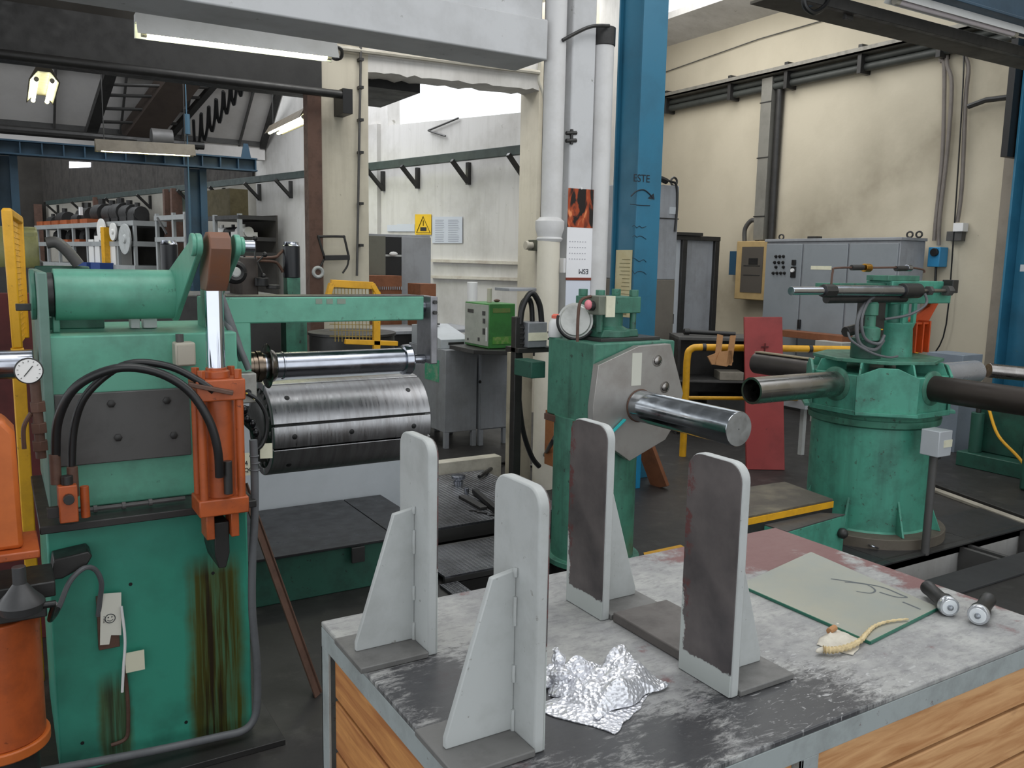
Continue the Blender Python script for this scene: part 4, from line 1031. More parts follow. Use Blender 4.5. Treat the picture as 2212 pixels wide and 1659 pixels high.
# octagonal steel plate
PYf = 3.335
prof = [at(x, y, Y=PYf) for x, y in ((1293, 789), (1380, 748), (1449, 743), (1476, 850), (1455, 920), (1437, 950), (1360, 996), (1310, 960), (1281, 925), (1281, 880))]
pl = B().prism(prof, (0, .045, 0)).obj('octagonal_plate', PLATE, t, .002); pl['label'] = 'bare steel octagonal plate'
for px, py in ((1420, 779), (1436, 836)):
    q = at(px, py, Y=PYf)
    B().lathe(q, (0, -1, 0), [(-.002, .029), (.002, .031), (.0022, .0275), (.0005, .026), (.0005, .021), (.006, .021), (.008, .018)], 28).obj('cap_screw', DSTEEL, pl, 0)
a, e = at(1366, 763, Y=PYf), at(1384, 832, Y=PYf)
B().box((a.x, e.x), (PYf-.0015, PYf+.001), (e.z, a.z)).obj('key_slot', plain('pale_key_slot', '#c3c3b8', .6), pl, 0)['label'] = 'pale tape filled key slot'
MX, MZ = 2.79, .884
mb = B().lathe((MX, PYf, MZ), (0, -1, 0), [(0, .084), (.006, .080), (.68, .080), (.684, .0775)], 56).obj('mandrel_bar', MANDREL, t, 0, 50); mb['label'] = 'polished steel bar'
B().lathe((MX, PYf-.6845, MZ), (0, -1, 0), [(0, .077), (.0006, .077)], 48).obj('end_face', steel('turned_end_face', '#b4b6b6', .38, '#7d7c7a', .4, 9), mb, 0)
B().lathe((MX, PYf-.6852, MZ), (0, -1, 0), [(0, .003), (.0006, .0025)], 12).obj('centre_hole', BLACK, mb, 0)
B().torus((MX, PYf-.003, MZ), (0, 1, 0), .082, .004, 40).obj('weld_ring', RUST, mb, 0)
p0, p1 = at(1318, 938, Y=3.32), at(1350, 906, Y=3.32)
B().bar(p0, p1, .006, .022, (1, 0, 1)).obj('turquoise_strip', TEAL, t, .001)['label'] = 'turquoise painted strip'
B().box((2.44, 2.53), (3.82, 4.0), (.98, 1.07)).obj('side_arm', DGREEN, t, .004)
# white beacon bottle on top of head
q = at(1214, 735, Y=3.7)
t2 = thing('spray_bottle', 'white bottle with orange cap on top of the green column head', 'bottle', (2.46, 3.72, 1.205))
bq = Vector((2.556, 3.77, 1.206)); t2.location = bq
B().lathe(bq, (0, 0, 1), [(0, .036), (.01, .04), (.07, .04), (.09, .03), (.1, .022)], 20).obj('bottle', WHITE, t2, 0)
B().lathe(bq+Vector((0, 0, .1)), (0, 0, 1), [(0, .025), (.015, .025), (.022, .015)], 16).obj('cap', plain('orange_pink_cap', '#e2705c', .5), t2, 0)
B().box((2.6, 2.68), (3.60, 3.65), (1.222, 1.28)).obj('black_block', BLACK, t, .003)
# blue pole and plank behind the column
q = at(1378, 1055, Z=0)
tag(B().box((q.x-.02, q.x+.02), (q.y, q.y+.04), (0, .42)).obj('blue_pole', paint('light_blue_paint', '#1f86b4', '#14506a', .4, 5, .5)), 'short light blue pole beside the leaning brown plank', 'pole')
p0, p1 = at(1420, 1040, Z=0), at(1400, 945, Y=4.75)
tag(B().bar((4.06, 4.58, .0), (3.95, 4.74, .45), .17, .03, (1, 0, 0)).obj('leaning_plank', BROWNW), 'brown wooden plank leaning at floor level right of the green column', 'plank')

# grey steel cabinets and welding set
t = thing('steel_cabinet', 'grey steel cabinet on legs with a torn green sticker on its side', 'cabinet', (3.5, 6.9, 0))
B().box((3.225, 3.53), (6.4, 7.15), (.14, .85)).obj('body', GREY, t, .004)
for x0, y0 in ((3.225, 6.4), (3.49, 6.4), (3.225, 7.11), (3.49, 7.11)): B().box((x0, x0+.04), (y0, y0+.04), (0, .14)).obj('leg', GREY, t, .002)
B().box((3.222, 3.225), (6.52, 6.80), (.56, .75)).obj('green_sticker', paint('torn_green_sticker', '#3f9c78', '#b7aea0', .9, 10, .7, spots=.6, spotcol='#c2b8aa'), t, 0)['label'] = 'torn green sticker'
t = thing('steel_cabinet', 'grey steel cabinet under the welding set with a round lock', 'cabinet', (3.7, 6.3, 0))
B().box((3.55, 3.83), (6.38, 7.0), (.14, .86)).obj('body', GREY, t, .004)
B().box((3.556, 3.824), (6.370, 6.38), (.15, .85)).obj('door', GREY, t, .003)
q = at(1037, 825, Y=6.368); B().cyl(q, q+Vector((0, .004, 0)), .014, 14).obj('lock', BLACK, t, 0)
for x0, y0 in ((3.55, 6.38), (3.79, 6.38), (3.55, 6.96), (3.79, 6.96)): B().box((x0, x0+.04), (y0, y0+.04), (0, .14)).obj('leg', GREY, t, .002)
t = thing('grey_desk', 'grey steel desk with a pale control box on it behind the end link', 'desk', (3.4, 7.1, 0))
B().box((3.0, 4.05), (7.2, 7.95), (.92, .95)).obj('desk_top', GREY, t, .003)
B().box((3.02, 3.05), (7.22, 7.9), (0, .92)).obj('side_leg', GREY, t, .002)
B().box((3.1, 3.7), (7.24, 7.26), (.75, .92)).obj('drawer_front', DARKM, t, .002)
t = thing('control_console', 'light grey console with a sloping top standing between desk and welding set', 'console', (3.4, 6.75, .85))
B().prism([(3.23, 6.5, .851), (3.23, 7.1, .851), (3.23, 7.1, 1.02), (3.23, 6.95, 1.03), (3.23, 6.5, .93)], (.29, 0, 0)).obj('housing', SHEET, t, .004)
B().box((3.3, 3.45), (6.494, 6.5), (.885, .905)).obj('slot', DARKM, t, 0)
B().box((3.28, 3.4), (6.86, 6.94), (1.028, 1.04)).obj('clip', DARKM, t, .002)
t = thing('side_table', 'dark table top carrying the green welding set', 'table', (3.6, 6.1, 0))
B().prism([(3.25, 5.95, .862), (3.72, 5.6, .862), (3.85, 5.8, .862), (3.85, 6.38, .862), (3.25, 6.38, .862)], (0, 0, .035)).obj('table_top', DARKM, t, .003)
B().box((3.58, 3.68), (5.78, 5.9), (0, .862)).obj('leg', DARKM, t, .003)
t = thing('welding_set', 'green welding power set with grey control front on the dark table', 'welding set', (3.5, 6.1, .9))
wb = B().box((3.385, 3.63), (5.95, 6.36), (.9, 1.262)).obj('housing', paint('welder_green', '#3f7f3e', '#1f3a1d', .6, 6, .45, spots=.3), t, .006)
B().box((3.379, 3.385), (5.955, 6.35), (.92, 1.25)).obj('front_panel', paint('welder_front', '#a4a79f', '#6a6c66', .4, 9, .5), t, .002)['label'] = 'grey control front'
for y0, z0, w_, h_ in ((6.2, 1.175, .1, .03), (6.0, 1.165, .05, .035), (6.0, 1.1, .04, .04), (6.0, 1.01, .04, .05), (6.09, .95, .03, .03), (6.28, .94, .02, .02)):
    B().box((3.376, 3.379), (y0, y0+w_), (z0, z0+h_)).obj('control', DARKM, t, .001)
B().box((3.376, 3.379), (5.97, 5.985), (.96, 1.07)).obj('white_label', WHITE, t, 0)
B().box((3.42, 3.6), (5.946, 5.95), (.935, .995)).obj('badge', paint('welder_badge', '#4b8f35', '#c9b98c', .6, 20, .5), t, .004)
B().box((3.42, 3.58), (5.946, 5.95), (1.19, 1.225)).obj('worn_badge', paint('welder_badge_worn', '#6d7c43', '#3f7f3e', .8, 20, .5), t, .002)
tag(B().cyl((3.5, 6.15, 1.262), (3.5, 6.15, 1.38), .02, 14).obj('grease_tube', BEIGE), 'small beige tube standing on the green welding set', 'tube')
tag(B().sph((3.6, 6.2, 1.275), .022, (1.4, 1, .6), 10).obj('brown_lump', RUST, None, 0), 'small brown lump on the welding set, right end', 'lump')
q = at(1020, 650, Y=7.2)
tag(B().cyl((q.x, 7.2, .95), (q.x, 7.2, 1.4), .05, 24).obj('paper_roll', WHITE), 'white paper roll standing behind the welding set', 'roll')
tag(B().box((3.55, 3.72), (7.6, 7.9), (.95, 1.37)).obj('brown_box', BROWNW), 'brown box on the grey desk behind the end link', 'box')
# grey junction box with hoses left of the mandrel head
t = thing('junction_box', 'grey junction box with masking tape and black hoses left of the green column', 'junction box', (2.45, 4.05, 1.0))
q0, q1 = at(1142, 697, Y=4.05), at(1181, 750, Y=4.05)
B().box((q0.x, q1.x), (4.05, 4.17), (q1.z, q0.z)).obj('box', paint('alloy_box', '#8f9296', '#5b5c5f', .4, 9, .45, .4), t, .004)
B().box((q0.x-.001, q1.x+.001), (4.046, 4.05), (q1.z+.04, q1.z+.085)).obj('masking_tape', PAPER, t, 0)
for i in range(4):
    z = q1.z+.02+i*.03; B().cyl((q0.x-.03, 4.1, z), (q0.x, 4.1, z), .012, 10).obj('gland', DARKM, t, .001)
B().tube(P3([(1170, 698), (1166, 660), (1152, 634), (1140, 640), (1128, 668), (1124, 700)], 4.1), .0165, 12).obj('hose', RUBBER, t, 0)
B().tube(P3([(1150, 700), (1148, 660), (1140, 645), (1126, 665), (1122, 745), (1128, 800)], 4.14), .015, 12).obj('hose', RUBBER, t, 0)
B().tube(P3([(1181, 720), (1192, 712), (1195, 722), (1184, 733)], 4.08), .005, 8).obj('wire_loop', RUBBER, t, 0)
B().box((q0.x-.06, q0.x-.01), (4.09, 4.14), (0, q0.z+.03)).obj('post', DARKM, t, .003)
B().box((q0.x-.06, q1.x+.05), (4.06, 4.2), (q1.z-.03, q1.z)).obj('shelf', DARKM, t, .003)
t = thing('power_cable', 'bundle of black cables dropping to the floor left of the green column', 'cable', (2.7, 4.5, 0))
B().tube(P3([(1112, 770), (1120, 850), (1130, 930), (1148, 985), (1165, 1008)], 4.4), .016, 10).obj('cable', RUBBER, t, 0)
B().tube(P3([(1122, 760), (1135, 790), (1150, 795)], 4.2), .008, 8).obj('cable', RUBBER, t, 0)
tag(B().tube([at(1165, 1008, Z=.02), at(1130, 1005, Z=.02), at(1085, 1000, Z=.02), at(1050, 1020, Z=.11), at(1035, 1030, Z=.11)], .014, 10).obj('floor_cable', RUBBER, None, 0), 'black cable lying across the edge of the upper checkered plate', 'cable')
tag(B().tube([at(1168, 1000, Z=.02), at(1190, 960, Y=4.3), at(1205, 935, Y=4.25)], .014, 10).obj('rising_cable', RUBBER, None, 0), 'black cable rising from the floor behind the green column', 'cable')
tag(B().box((3.12, 3.24), (4.6, 4.7), (.25, .62)).obj('rusty_drum_side', paint('orange_rust', '#9a6238', '#4d3322', .7, 7, .7)), 'rust coloured box end showing left of the green column', 'box')
b = B().box((3.16, 3.33), (5.2, 5.28), (0, .95))
struct(b, 'trim_16', paint('dirty_cream_plinth', '#b3ab98', '#5c5548', .7, 4, .8, streak=.4))
tag(B().box((3.0, 3.3), (5.0, 5.2), (1.4, 1.42)).obj('wall_bracket', GREY), 'small grey bracket shelf left of the downpipe', 'bracket')

# locker, sign, papers at the back wall
t = thing('steel_locker', 'tall grey steel locker with an open compartment beside the beige column', 'locker', (3.4, 8.4, 0))
LX0, LX1, LY = 3.19, 3.9, 8.3
lq = at(865, 505, Y=LY); lw = at(932, 505, Y=LY); lz = at(900, 508, Y=LY).z
lx = [at(x, 520, Y=LY).x for x in (794, 833, 868, 931)]
B().box((lx[0], lx[3]), (LY+.02, LY+.45), (0, lz)).obj('carcass', GREY, t, .003)
B().box((lx[2], lx[3]), (LY, LY+.02), (.02, lz-.02)).obj('door', GREY, t, .003)
B().box((lx[0], lx[1]), (LY, LY+.02), (.02, lz-.02)).obj('door', paint('olive_locker_door', '#66665c', '#3b3b34', .5, 3, .5), t, .003)
oq = at(850, 590, Y=LY).z; op = at(850, 512, Y=LY).z
B().box((lx[1], lx[2]), (LY+.012, LY+.021), (oq-.4, op)).obj('open_compartment', BLACK, t, 0)
sz = at(850, 552, Y=LY).z; B().box((lx[1], lx[2]), (LY+.005, LY+.0125), (sz-.01, sz+.01)).obj('shelf_edge', LGREY, t, 0)
q = at(800, 500, Y=LY); B().cyl((q.x, LY+.2, lz), (q.x, LY+.2, lz+.03), .025, 10).obj('top_knob', DARKM, t, .001)
tag(B().sph(at(850, 548, Y=LY-.02), .03, (1.6, .5, .7), 10).obj('peaked_cap', WHITE, None, 0), 'pale cap on the shelf of the open locker compartment', 'cap')
t = thing('workshop_filing_unit', 'dark brown drawer unit below the open locker compartment', 'drawer unit', (3.2, 7.95, 0))
a, e = at(795, 595, Y=8.0), at(868, 632, Y=8.0)
B().box((a.x, e.x), (8.0, 8.28), (0, a.z)).obj('unit', BROWNW, t, .003)
b = B()
for i in range(18): b.cyl((a.x+.01+i*(e.x-a.x)/18, 7.99, e.z+.03), (a.x+.01+i*(e.x-a.x)/18, 7.99, e.z+.06), .006, 6)
b.obj('spring_comb', SHAFT, t, 0)['kind'] = 'stuff'
def onsk(name, mat, px0, py0, px1, py1, off=.01, th=.004):
    c = [sk(x, y, off) for x, y in ((px0, py0), (px1, py0), (px1, py1), (px0, py1))]
    return B().prism(c, SKN*th), c
b, c = onsk('warning_sign', YELLOW, 897, 463, 932, 507)
SIGNY = plain('sign_yellow', '#e6bb1e', .5)
t = thing('warning_sign', 'yellow square warning sign with black triangle on the white wall', 'sign', (c[0]+c[2])/2)
b.obj('plate', SIGNY, t, 0)
tri = [sk(x, y, .016) for x, y in ((914, 468), (929, 502), (900, 502))]
b = B()
for p, q_ in zip(tri, tri[1:]+tri[:1]): b.bar(p, q_, .002, .012, SKN)
for p, q_ in zip(tri, tri[1:]+tri[:1]): b.cyl(p-SKN*.001, p+SKN*.001, .006, 8)
b.obj('triangle', BLACK, t, 0)
b = B().bar(sk(914.5, 476, .016), sk(914.5, 488, .016), .002, .014, SKN).obj('exclamation_bar', BLACK, t, 0)
B().prism([sk(x, y, .016) for x, y in ((908, 491), (921, 491), (921, 499), (908, 499))], SKN*.001).obj('symbol_block', BLACK, t, 0)
SHP = plain('faded_blue_paper', '#c3c8d2', .8)
for i, (q, lab) in enumerate((((934, 468, 999, 525), 'faded information sheet right of the yellow warning sign'), ((837, 486, 858, 500), 'faded paper on the white wall above the locker, left one'), ((858, 484, 896, 500), 'faded paper on the white wall touching the warning sign'))):
    b, c = onsk('p', SHP, *q); t = tag(b.obj('paper_sheet', SHP, None, 0), lab, 'paper')
    if i == 0:
        lb = B()
        for r_ in range(13):
            y0 = 475+r_*3.8
            for s0_, s1_ in ((940, 962), (968, 994)):
                lb.prism([sk(x, y, .0145) for x, y in ((s0_, y0), (s0_+random.uniform(.6, 1)*(s1_-s0_), y0), (s1_-3, y0+1.2), (s0_, y0+1.2))], SKN*.0005)
        put(lb.obj('print_block', plain('grey_print', '#8f93a0', .8), None, 0), t)
# wall-mounted frame on the column, cable rail with brackets on skew wall
t = thing('seat_frame', 'bare steel tube seat frame hung on the beige column', 'frame', at(715, 560, Y=7.5))
def fr(l): return P3(l, 7.5)
B().tube(fr([(700, 553), (688, 513), (690, 511), (740, 511), (744, 514), (753, 553)]), .011, 8, 3).obj('frame_tube', DARKM, t, 0)
B().bar(*fr([(700, 557), (754, 556)]), .05, .045).obj('seat_bar', DARKM, t, .003)
B().tube(fr([(753, 560), (750, 575), (740, 590)]), .009, 8).obj('arm_tube', DARKM, t, 0)
B().tube(fr([(700, 560), (690, 580)]), .009, 8).obj('arm_tube', DARKM, t, 0)
q = at(687, 588, Y=7.5); B().torus(q, (0, 1, 0), .042, .016, 20).obj('wheel_ring', LGREY, t, 0)
t = thing('bracket_rail', 'dark cable rail on triangular brackets along the white back wall', 'rail', sk(980, 337, .2))
rl = [sk(1165, 322, .22), sk(1010, 334, .22), sk(800, 353, .22), sk(655, 363, .22), sk(560, 371, .22), sk(100, 416, .22)]
rlp = [Vector((p.x, p.y, 2.80)) for p in rl]
B().bar(rlp[0], rlp[-1], .06, .1).obj('rail', paint('dark_rail_paint', '#34403e', '#171a1a', .6, 4, .5), t, .004)
for px in (830, 905, 1015, 1137, 630, 562, 485, 415, 325, 255, 180, 125):
    yy = 352-.088*(px-800)
    p = sk(px, yy, 0); p.z = 2.76; 
    B().bar(p+SKN*.02, p+SKN*.02+Vector((0, 0, -.26)), .05, .05, SKN).bar(p+SKN*.02+Vector((0, 0, -.24)), p+SKN*.28+Vector((0, 0, -.0)), .045, .045).obj('bracket', DARKM, t, .003)
# skylight frame bits at the opening
tag(B().box((3.03, 3.68), (7.9, 8.9), (at(860, 213, Y=8.3).z, 3.75)).obj('roof_duct', paint('black_duct', '#1d1d20', '#0c0c0d', .5, 3, .6)), 'black roof duct hanging behind the header at upper left of the bright opening', 'duct', kind='thing')
tag(B().box((3.2, 3.40), (9.0, 9.4), (at(815, 229, Y=9.0).z, 3.9)).obj('roof_duct', paint('black_duct', '#1d1d20')), 'lower dark duct stub beside the beige column in the bright opening', 'duct', kind='thing')
for i, (a, e) in enumerate((((925, 282), (990, 255)), ((925, 282), (962, 294)))):
    tag(B().tube([sk(*a, .03), sk(*e, .03)], .012, 6, 0).obj('wall_cable', GREYP, None, 0), ('thin cable running up to the skylight sill', 'thin cable stub below the skylight on the white wall')[i], 'cable')
# middle yellow guard and white bin behind the beam
t = thing('yellow_guard', 'yellow mesh machine guard behind the green top beam', 'guard', (2.0, 5.2, 0))
def yg(x, y, Y=5.0): return at(x, y, Y=Y)
B().bar(yg(708, 640), yg(716, 612), .04, .03).bar(yg(714, 612), yg(805, 617), .03, .045).bar(yg(803, 614), yg(818, 640), .04, .03).obj('top_frame', YELLOW, t, .003)
B().bar(yg(813, 630), yg(813, 760), .045, .03).obj('post', YELLOW, t, .003)
B().bar(yg(745, 738), yg(858, 742), .03, .03).obj('bottom_bar', YELLOW, t, .003)
p, q_ = yg(818, 755), yg(818, 900); B().box((p.x-.02, p.x+.02), (4.98, 5.03), (.091, p.z)).obj('leg', YELLOW, t, .003)
b = B()
for i in range(12):
    x = 722+i*7.5; b.tube([yg(x, 618), yg(x+2, 738)], .0025, 5, 0)
for j in range(9): b.tube([yg(712, 622+j*13), yg(808, 624+j*13)], .0025, 5, 0)
b.obj('mesh_panel', paint('dusty_yellow_mesh', '#96803c', '#4c4022', .6, 9, .6), t, 0)
tag(B().cyl((2.1, 5.6, 1.08), (2.1, 5.6, 1.1), .3, 36).cyl((2.1, 5.6, 0), (2.1, 5.6, 1.08), .29, 36).obj('dark_machine_drum', DARKM), 'dark round machine body behind the yellow guard', 'machine body')

# =================================================================== RIGHT: TURRET, RAIL, WALL EQUIPMENT
TC = Vector((4.55, 3.24, 0)); tz0 = .012
t = thing('turret_stand', 'green round turret with four steel arms and chrome top cylinder on floor plates', 'turret', TC)
def L(prof, n=40, p=TC, d=(0, 0, 1)): return B().lathe(p, d, prof, n)
L([(0, .45), (.07, .45), (.075, .40)], 48).obj('base_ring', paint('greasy_base_ring', '#5d564c', '#2a2723', .6, 5, .6), t, .003)
L([(.072, .365), (.085, .352), (.70, .352)], 56).obj('drum_body', GREEN3, t, .001)
L([(.69, .36), (.70, .375), (.735, .38), (.74, .365), (.76, .37), (.775, .36)], 56).obj('ring_flange', GREEN2, t, .001)
for a in (200, 245, 290, 340, 150, 100, 50):
    v = Vector((math.cos(R(a)), math.sin(R(a)), 0)); s_ = Vector((-v.y, v.x, 0))
    B().prism([TC+v*.35+s_*.006+Vector((0, 0, .075)), TC+v*.43+s_*.006+Vector((0, 0, .075)), TC+v*.352+s_*.006+Vector((0, 0, .27))], s_*-.012).obj('foot_gusset', GREEN3, t, .001)
AZ = .93
def octa(r, z, rot=22.5): return [TC+Vector((r*math.cos(R(rot+45*i)), r*math.sin(R(rot+45*i)), z)) for i in range(8)]
B().prism(octa(.40, .79), (0, 0, .205)).obj('octagon_head', GREEN3, t, .005)
B().prism(octa(.42, .765), (0, 0, .03)).obj('lower_plate', GREEN3, t, .003)
# diagonal cheek plates rise in the middle
for k in range(4):
    a = R(45+90*k); v = Vector((math.cos(a), math.sin(a), 0)); s_ = Vector((-v.y, v.x, 0)); hw = .40*math.sin(R(22.5))+.012
    c_ = TC+v*(.40*math.cos(R(22.5))+.002)
    B().prism([c_-s_*hw+Vector((0, 0, .78)), c_+s_*hw+Vector((0, 0, .78)), c_+s_*hw+Vector((0, 0, .995)), c_+s_*.05+Vector((0, 0, 1.045)), c_-s_*.05+Vector((0, 0, 1.045)), c_-s_*hw+Vector((0, 0, .995))], v*.016).obj('cheek_plate', GREEN3, t, .003)
    B().prism([c_-s_*hw+Vector((0, 0, .775)), c_+s_*hw+Vector((0, 0, .775)), c_+s_*hw+v*.045+Vector((0, 0, .775)), c_-s_*hw+v*.045+Vector((0, 0, .775))], (0, 0, .018)).obj('cheek_foot', GREEN3, t, .002)
for k in range(8):
    a = R(45*k+22.5); v = Vector((math.cos(a), math.sin(a), 0)); s_ = Vector((-v.y, v.x, 0))
    B().prism([TC+v*.2+s_*.006+Vector((0, 0, .995)), TC+v*.39+s_*.006+Vector((0, 0, .995)), TC+v*.36+s_*.006+Vector((0, 0, 1.065)), TC+v*.2+s_*.006+Vector((0, 0, 1.065))], s_*-.012).obj('top_rib', GREEN3, t, .001)
B().prism(octa(.37, 1.062, 0), (0, 0, .02)).obj('top_plate', GREEN2, t, .003)
for dv, ln, mat, nm in (((-1, 0, 0), 1.06, steel('bare_arm_steel', '#b3b0ad', .26, '#7d7672', .4, 2), 'bare steel arm'), ((0, -1, 0), 1.35, paint('dark_arm_steel', '#3d3733', '#1d1917', .5, 5, .42, .6), 'dark oily arm'), ((1, 0, 0), 1.05, paint('bright_arm_steel', '#b4b7be', '#75757a', .4, 5, .3, .6), 'bright steel arm'), ((0, 1, 0), .95, paint('dark_arm_steel_worn', '#4c4744', '#242120', .5, 5, .4, .6), 'dark arm with flat top')):
    dv = Vector(dv); p0 = TC+dv*.36+Vector((0, 0, AZ)); p1 = TC+dv*ln+Vector((0, 0, AZ))
    ar = B().pipe(p0, p1, .074, .062, 44).obj('arm', mat, t, 0); ar['label'] = nm
    B().lathe(p0, dv, [(0, .1), (.012, .1), (.02, .085)], 40).obj('arm_collar', GREEN2, ar, .001)
    if nm == 'dark arm with flat top':
        sd = Vector((1, 0, 0)); B().bar(p0+Vector((0, 0, .078)), p1+Vector((0, 0, .078)), .06, .008).obj('flat_cap', paint('worn_flat_cap', '#8f826a', '#5a5046', .5, 9, .5), ar, .001)
# upper column and head, offset to the right as seen
UC = TC+Vector((.09, -.03, 0))
B().lathe(UC, (0, 0, 1), [(1.08, .115), (1.25, .105), (1.275, .115), (1.285, .115)], 36).obj('upper_column', GREEN3, t, .001)
for dx, dy in ((-.05, -.09), (.05, -.09), (.1, 0), (-.1, 0)):
    B().bar(UC+Vector((dx, dy, 1.28)), UC+Vector((dx, dy, 1.40)), .018, .03, (1, 0, 0)).obj('column_rib', GREEN3, t, .001)
B().cyl(UC+Vector((0, 0, 1.28)), UC+Vector((0, 0, 1.40)), .075, 28).obj('neck', GREEN3, t, .001)
hd = B().box((UC.x-.13, UC.x+.46), (UC.y-.06, UC.y+.12), (1.395, 1.53)).obj('head_block', GREEN3, t, .005)
B().box((UC.x-.16, UC.x+.14), (UC.y-.05, UC.y+.1), (1.53, 1.562)).obj('head_cap', GREEN2, hd, .003)
B().box((UC.x-.66, UC.x-.12), (UC.y-.02, UC.y+.06), (1.48, 1.515)).obj('slide_rail', GREEN2, hd, .003)
cy_, cz_ = UC.y-.1, 1.475
pc = B().cyl((UC.x-.74, cy_, cz_), (UC.x-.1, cy_, cz_), .031, 32).obj('push_cylinder', SHAFT, t, .001); pc['label'] = 'chrome push cylinder'
B().cyl((UC.x-1.04, cy_, cz_), (UC.x-.74, cy_, cz_), .023, 28).obj('push_rod', CHROME, pc, .001)
B().cyl((UC.x-.79, cy_, cz_), (UC.x-.70, cy_, cz_), .036, 8).obj('rod_gland', DARKM, pc, .002)
B().cyl((UC.x-.1, cy_, cz_), (UC.x+.06, cy_, cz_), .044, 12).obj('rear_gland', DARKM, pc, .003)
B().cyl((UC.x-.72, cy_+.03, cz_-.045), (UC.x-.02, cy_+.03, cz_-.045), .025, 20).obj('guide_bar', DARKM, pc, .001)
B().cyl((UC.x+.06, cy_, cz_), (UC.x+.36, cy_, cz_), .012, 12).obj('thin_rod', DSTEEL, pc, 0)
B().cyl((UC.x+.15, cy_, cz_), (UC.x+.18, cy_, cz_), .03, 6).cyl((UC.x+.33, cy_, cz_), (UC.x+.38, cy_, cz_), .034, 6).each('rod_nut', GREYP, pc, .001)
B().box((UC.x+.37, UC.x+.43), (cy_-.02, cy_+.05), (1.46, 1.54)).obj('end_bracket', DARKM, hd, .003)
# copper line and valves above
ln = B().tube([Vector((UC.x+x, UC.y-.05, z)) for x, z in ((-.66, 1.51), (-.655, 1.58), (-.62, 1.60), (-.3, 1.605), (.0, 1.61), (.16, 1.60), (.18, 1.58))], .006, 8, 4).obj('air_line', RUST, t, 0)
for x, m_ in ((-.5, DARKM), (-.1, DARKM)):
    B().cyl((UC.x+x, UC.y-.05, 1.603), (UC.x+x+.1, UC.y-.05, 1.605), .016, 12).obj('valve', m_, ln, .001)
B().cyl((UC.x-.39, UC.y-.05, 1.604), (UC.x-.34, UC.y-.05, 1.604), .024, 12).obj('brass_fitting', steel('brass', '#b98a3c', .3, '#5f431b', .4, 20), ln, .001)['label'] = 'brass fitting'
B().cyl((UC.x+.0, UC.y-.05, 1.608), (UC.x+.04, UC.y-.05, 1.608), .02, 12).obj('steel_fitting', SHAFT, ln, .001)
# motor, valves and hoses left of the column
MO = TC+Vector((-.2, -.06, 0))
B().cyl(MO+Vector((0, 0, 1.082)), MO+Vector((0, 0, 1.2)), .085, 24).obj('rotary_joint', DGREEN, t, .003)
mo = B().lathe(MO+Vector((-.02, -.03, 0)), (0, 0, 1), [(1.19, .06), (1.26, .06), (1.27, .03), (1.33, .03), (1.335, .04), (1.40, .04), (1.41, .03)], 20).obj('valve_stack', GREEN2, t, .001)
B().box((MO.x-.03, MO.x+.10), (MO.y-.04, MO.y+.06), (1.2, 1.44)).obj('manifold', DARKM, t, .004)
B().box((MO.x+.045, MO.x+.075), (MO.y-.05, MO.y-.035), (1.247, 1.253)).obj('yellow_mark', YELLOW, t, 0)
for l, r_ in (([(.02, -.03, 1.42), (-.12, -.06, 1.40), (-.19, -.07, 1.30), (-.17, -.08, 1.18), (-.06, -.1, 1.14), (.03, -.09, 1.19)], .011),
              ([(.02, -.04, 1.44), (-.10, -.07, 1.42), (-.165, -.08, 1.32), (-.14, -.09, 1.21), (-.04, -.11, 1.175), (.02, -.1, 1.22)], .009),
              ([(-.2, -.02, 1.27), (-.22, -.06, 1.2), (-.12, -.12, 1.13), (.0, -.15, 1.10), (.1, -.14, 1.10)], .007),
              ([(.07, -.06, 1.31), (.2, -.13, 1.34), (.33, -.14, 1.40), (.34, -.12, 1.46)], .008)):
    B().tube([MO+Vector(v) for v in l], r_, 8).obj('hose', CND, t, 0)
B().cyl(MO+Vector((-.22, -.02, 1.24)), MO+Vector((-.1, -.02, 1.26)), .03, 10).obj('elbow', DARKM, t, .002)
# orange rear bracket
ox = UC.x+.16
ob = B().prism([(ox, UC.y+.05, 1.085), (ox+.17, UC.y+.05, 1.085), (ox+.24, UC.y+.05, 1.085), (ox+.26, UC.y+.05, 1.27), (ox+.36, UC.y+.05, 1.40), (ox+.38, UC.y+.05, 1.50), (ox+.33, UC.y+.05, 1.50), (ox+.26, UC.y+.05, 1.37), (ox, UC.y+.05, 1.26)], (0, .03, 0)).obj('orange_bracket', paint('orange_red_paint', '#c0491a', '#4a1a0a', .6, 6, .45), t, .003)
ob['label'] = 'orange red bracket'
for xx in (.02, .09, .155): B().box((ox+xx, ox+xx+.012), (UC.y-.03, UC.y+.05), (1.09, 1.27+.1*xx)).obj('bracket_rib', MC['orange_red_paint'], ob, .001)
B().box((ox, ox+.17), (UC.y-.02, UC.y+.05), (1.265, 1.277)).obj('bracket_shelf', MC['orange_red_paint'], ob, .001)
# junction box on a post by the turret
jq = at(2022, 955, d=4.75)
t = thing('junction_box', 'light grey junction box with yellowed tape on a thin post beside the turret', 'junction box', (jq.x, jq.y, 0))
B().box((jq.x-.06, jq.x+.06), (jq.y-.055, jq.y+.055), (jq.z-.072, jq.z+.072)).obj('box', SHEET, t, .004)
B().box((jq.x-.015, jq.x+.061), (jq.y-.0575, jq.y-.055), (jq.z-.02, jq.z+.02)).obj('tape', PAPER, t, 0)
B().cyl((jq.x-.01, jq.y, 0), (jq.x-.01, jq.y, jq.z-.07), .022, 14).obj('post', GREYP, t, 0)
for dx in (.02, .04): B().cyl((jq.x+dx, jq.y, jq.z-.1), (jq.x+dx, jq.y, jq.z-.07), .011, 10).obj('gland', BLACK, t, .001)

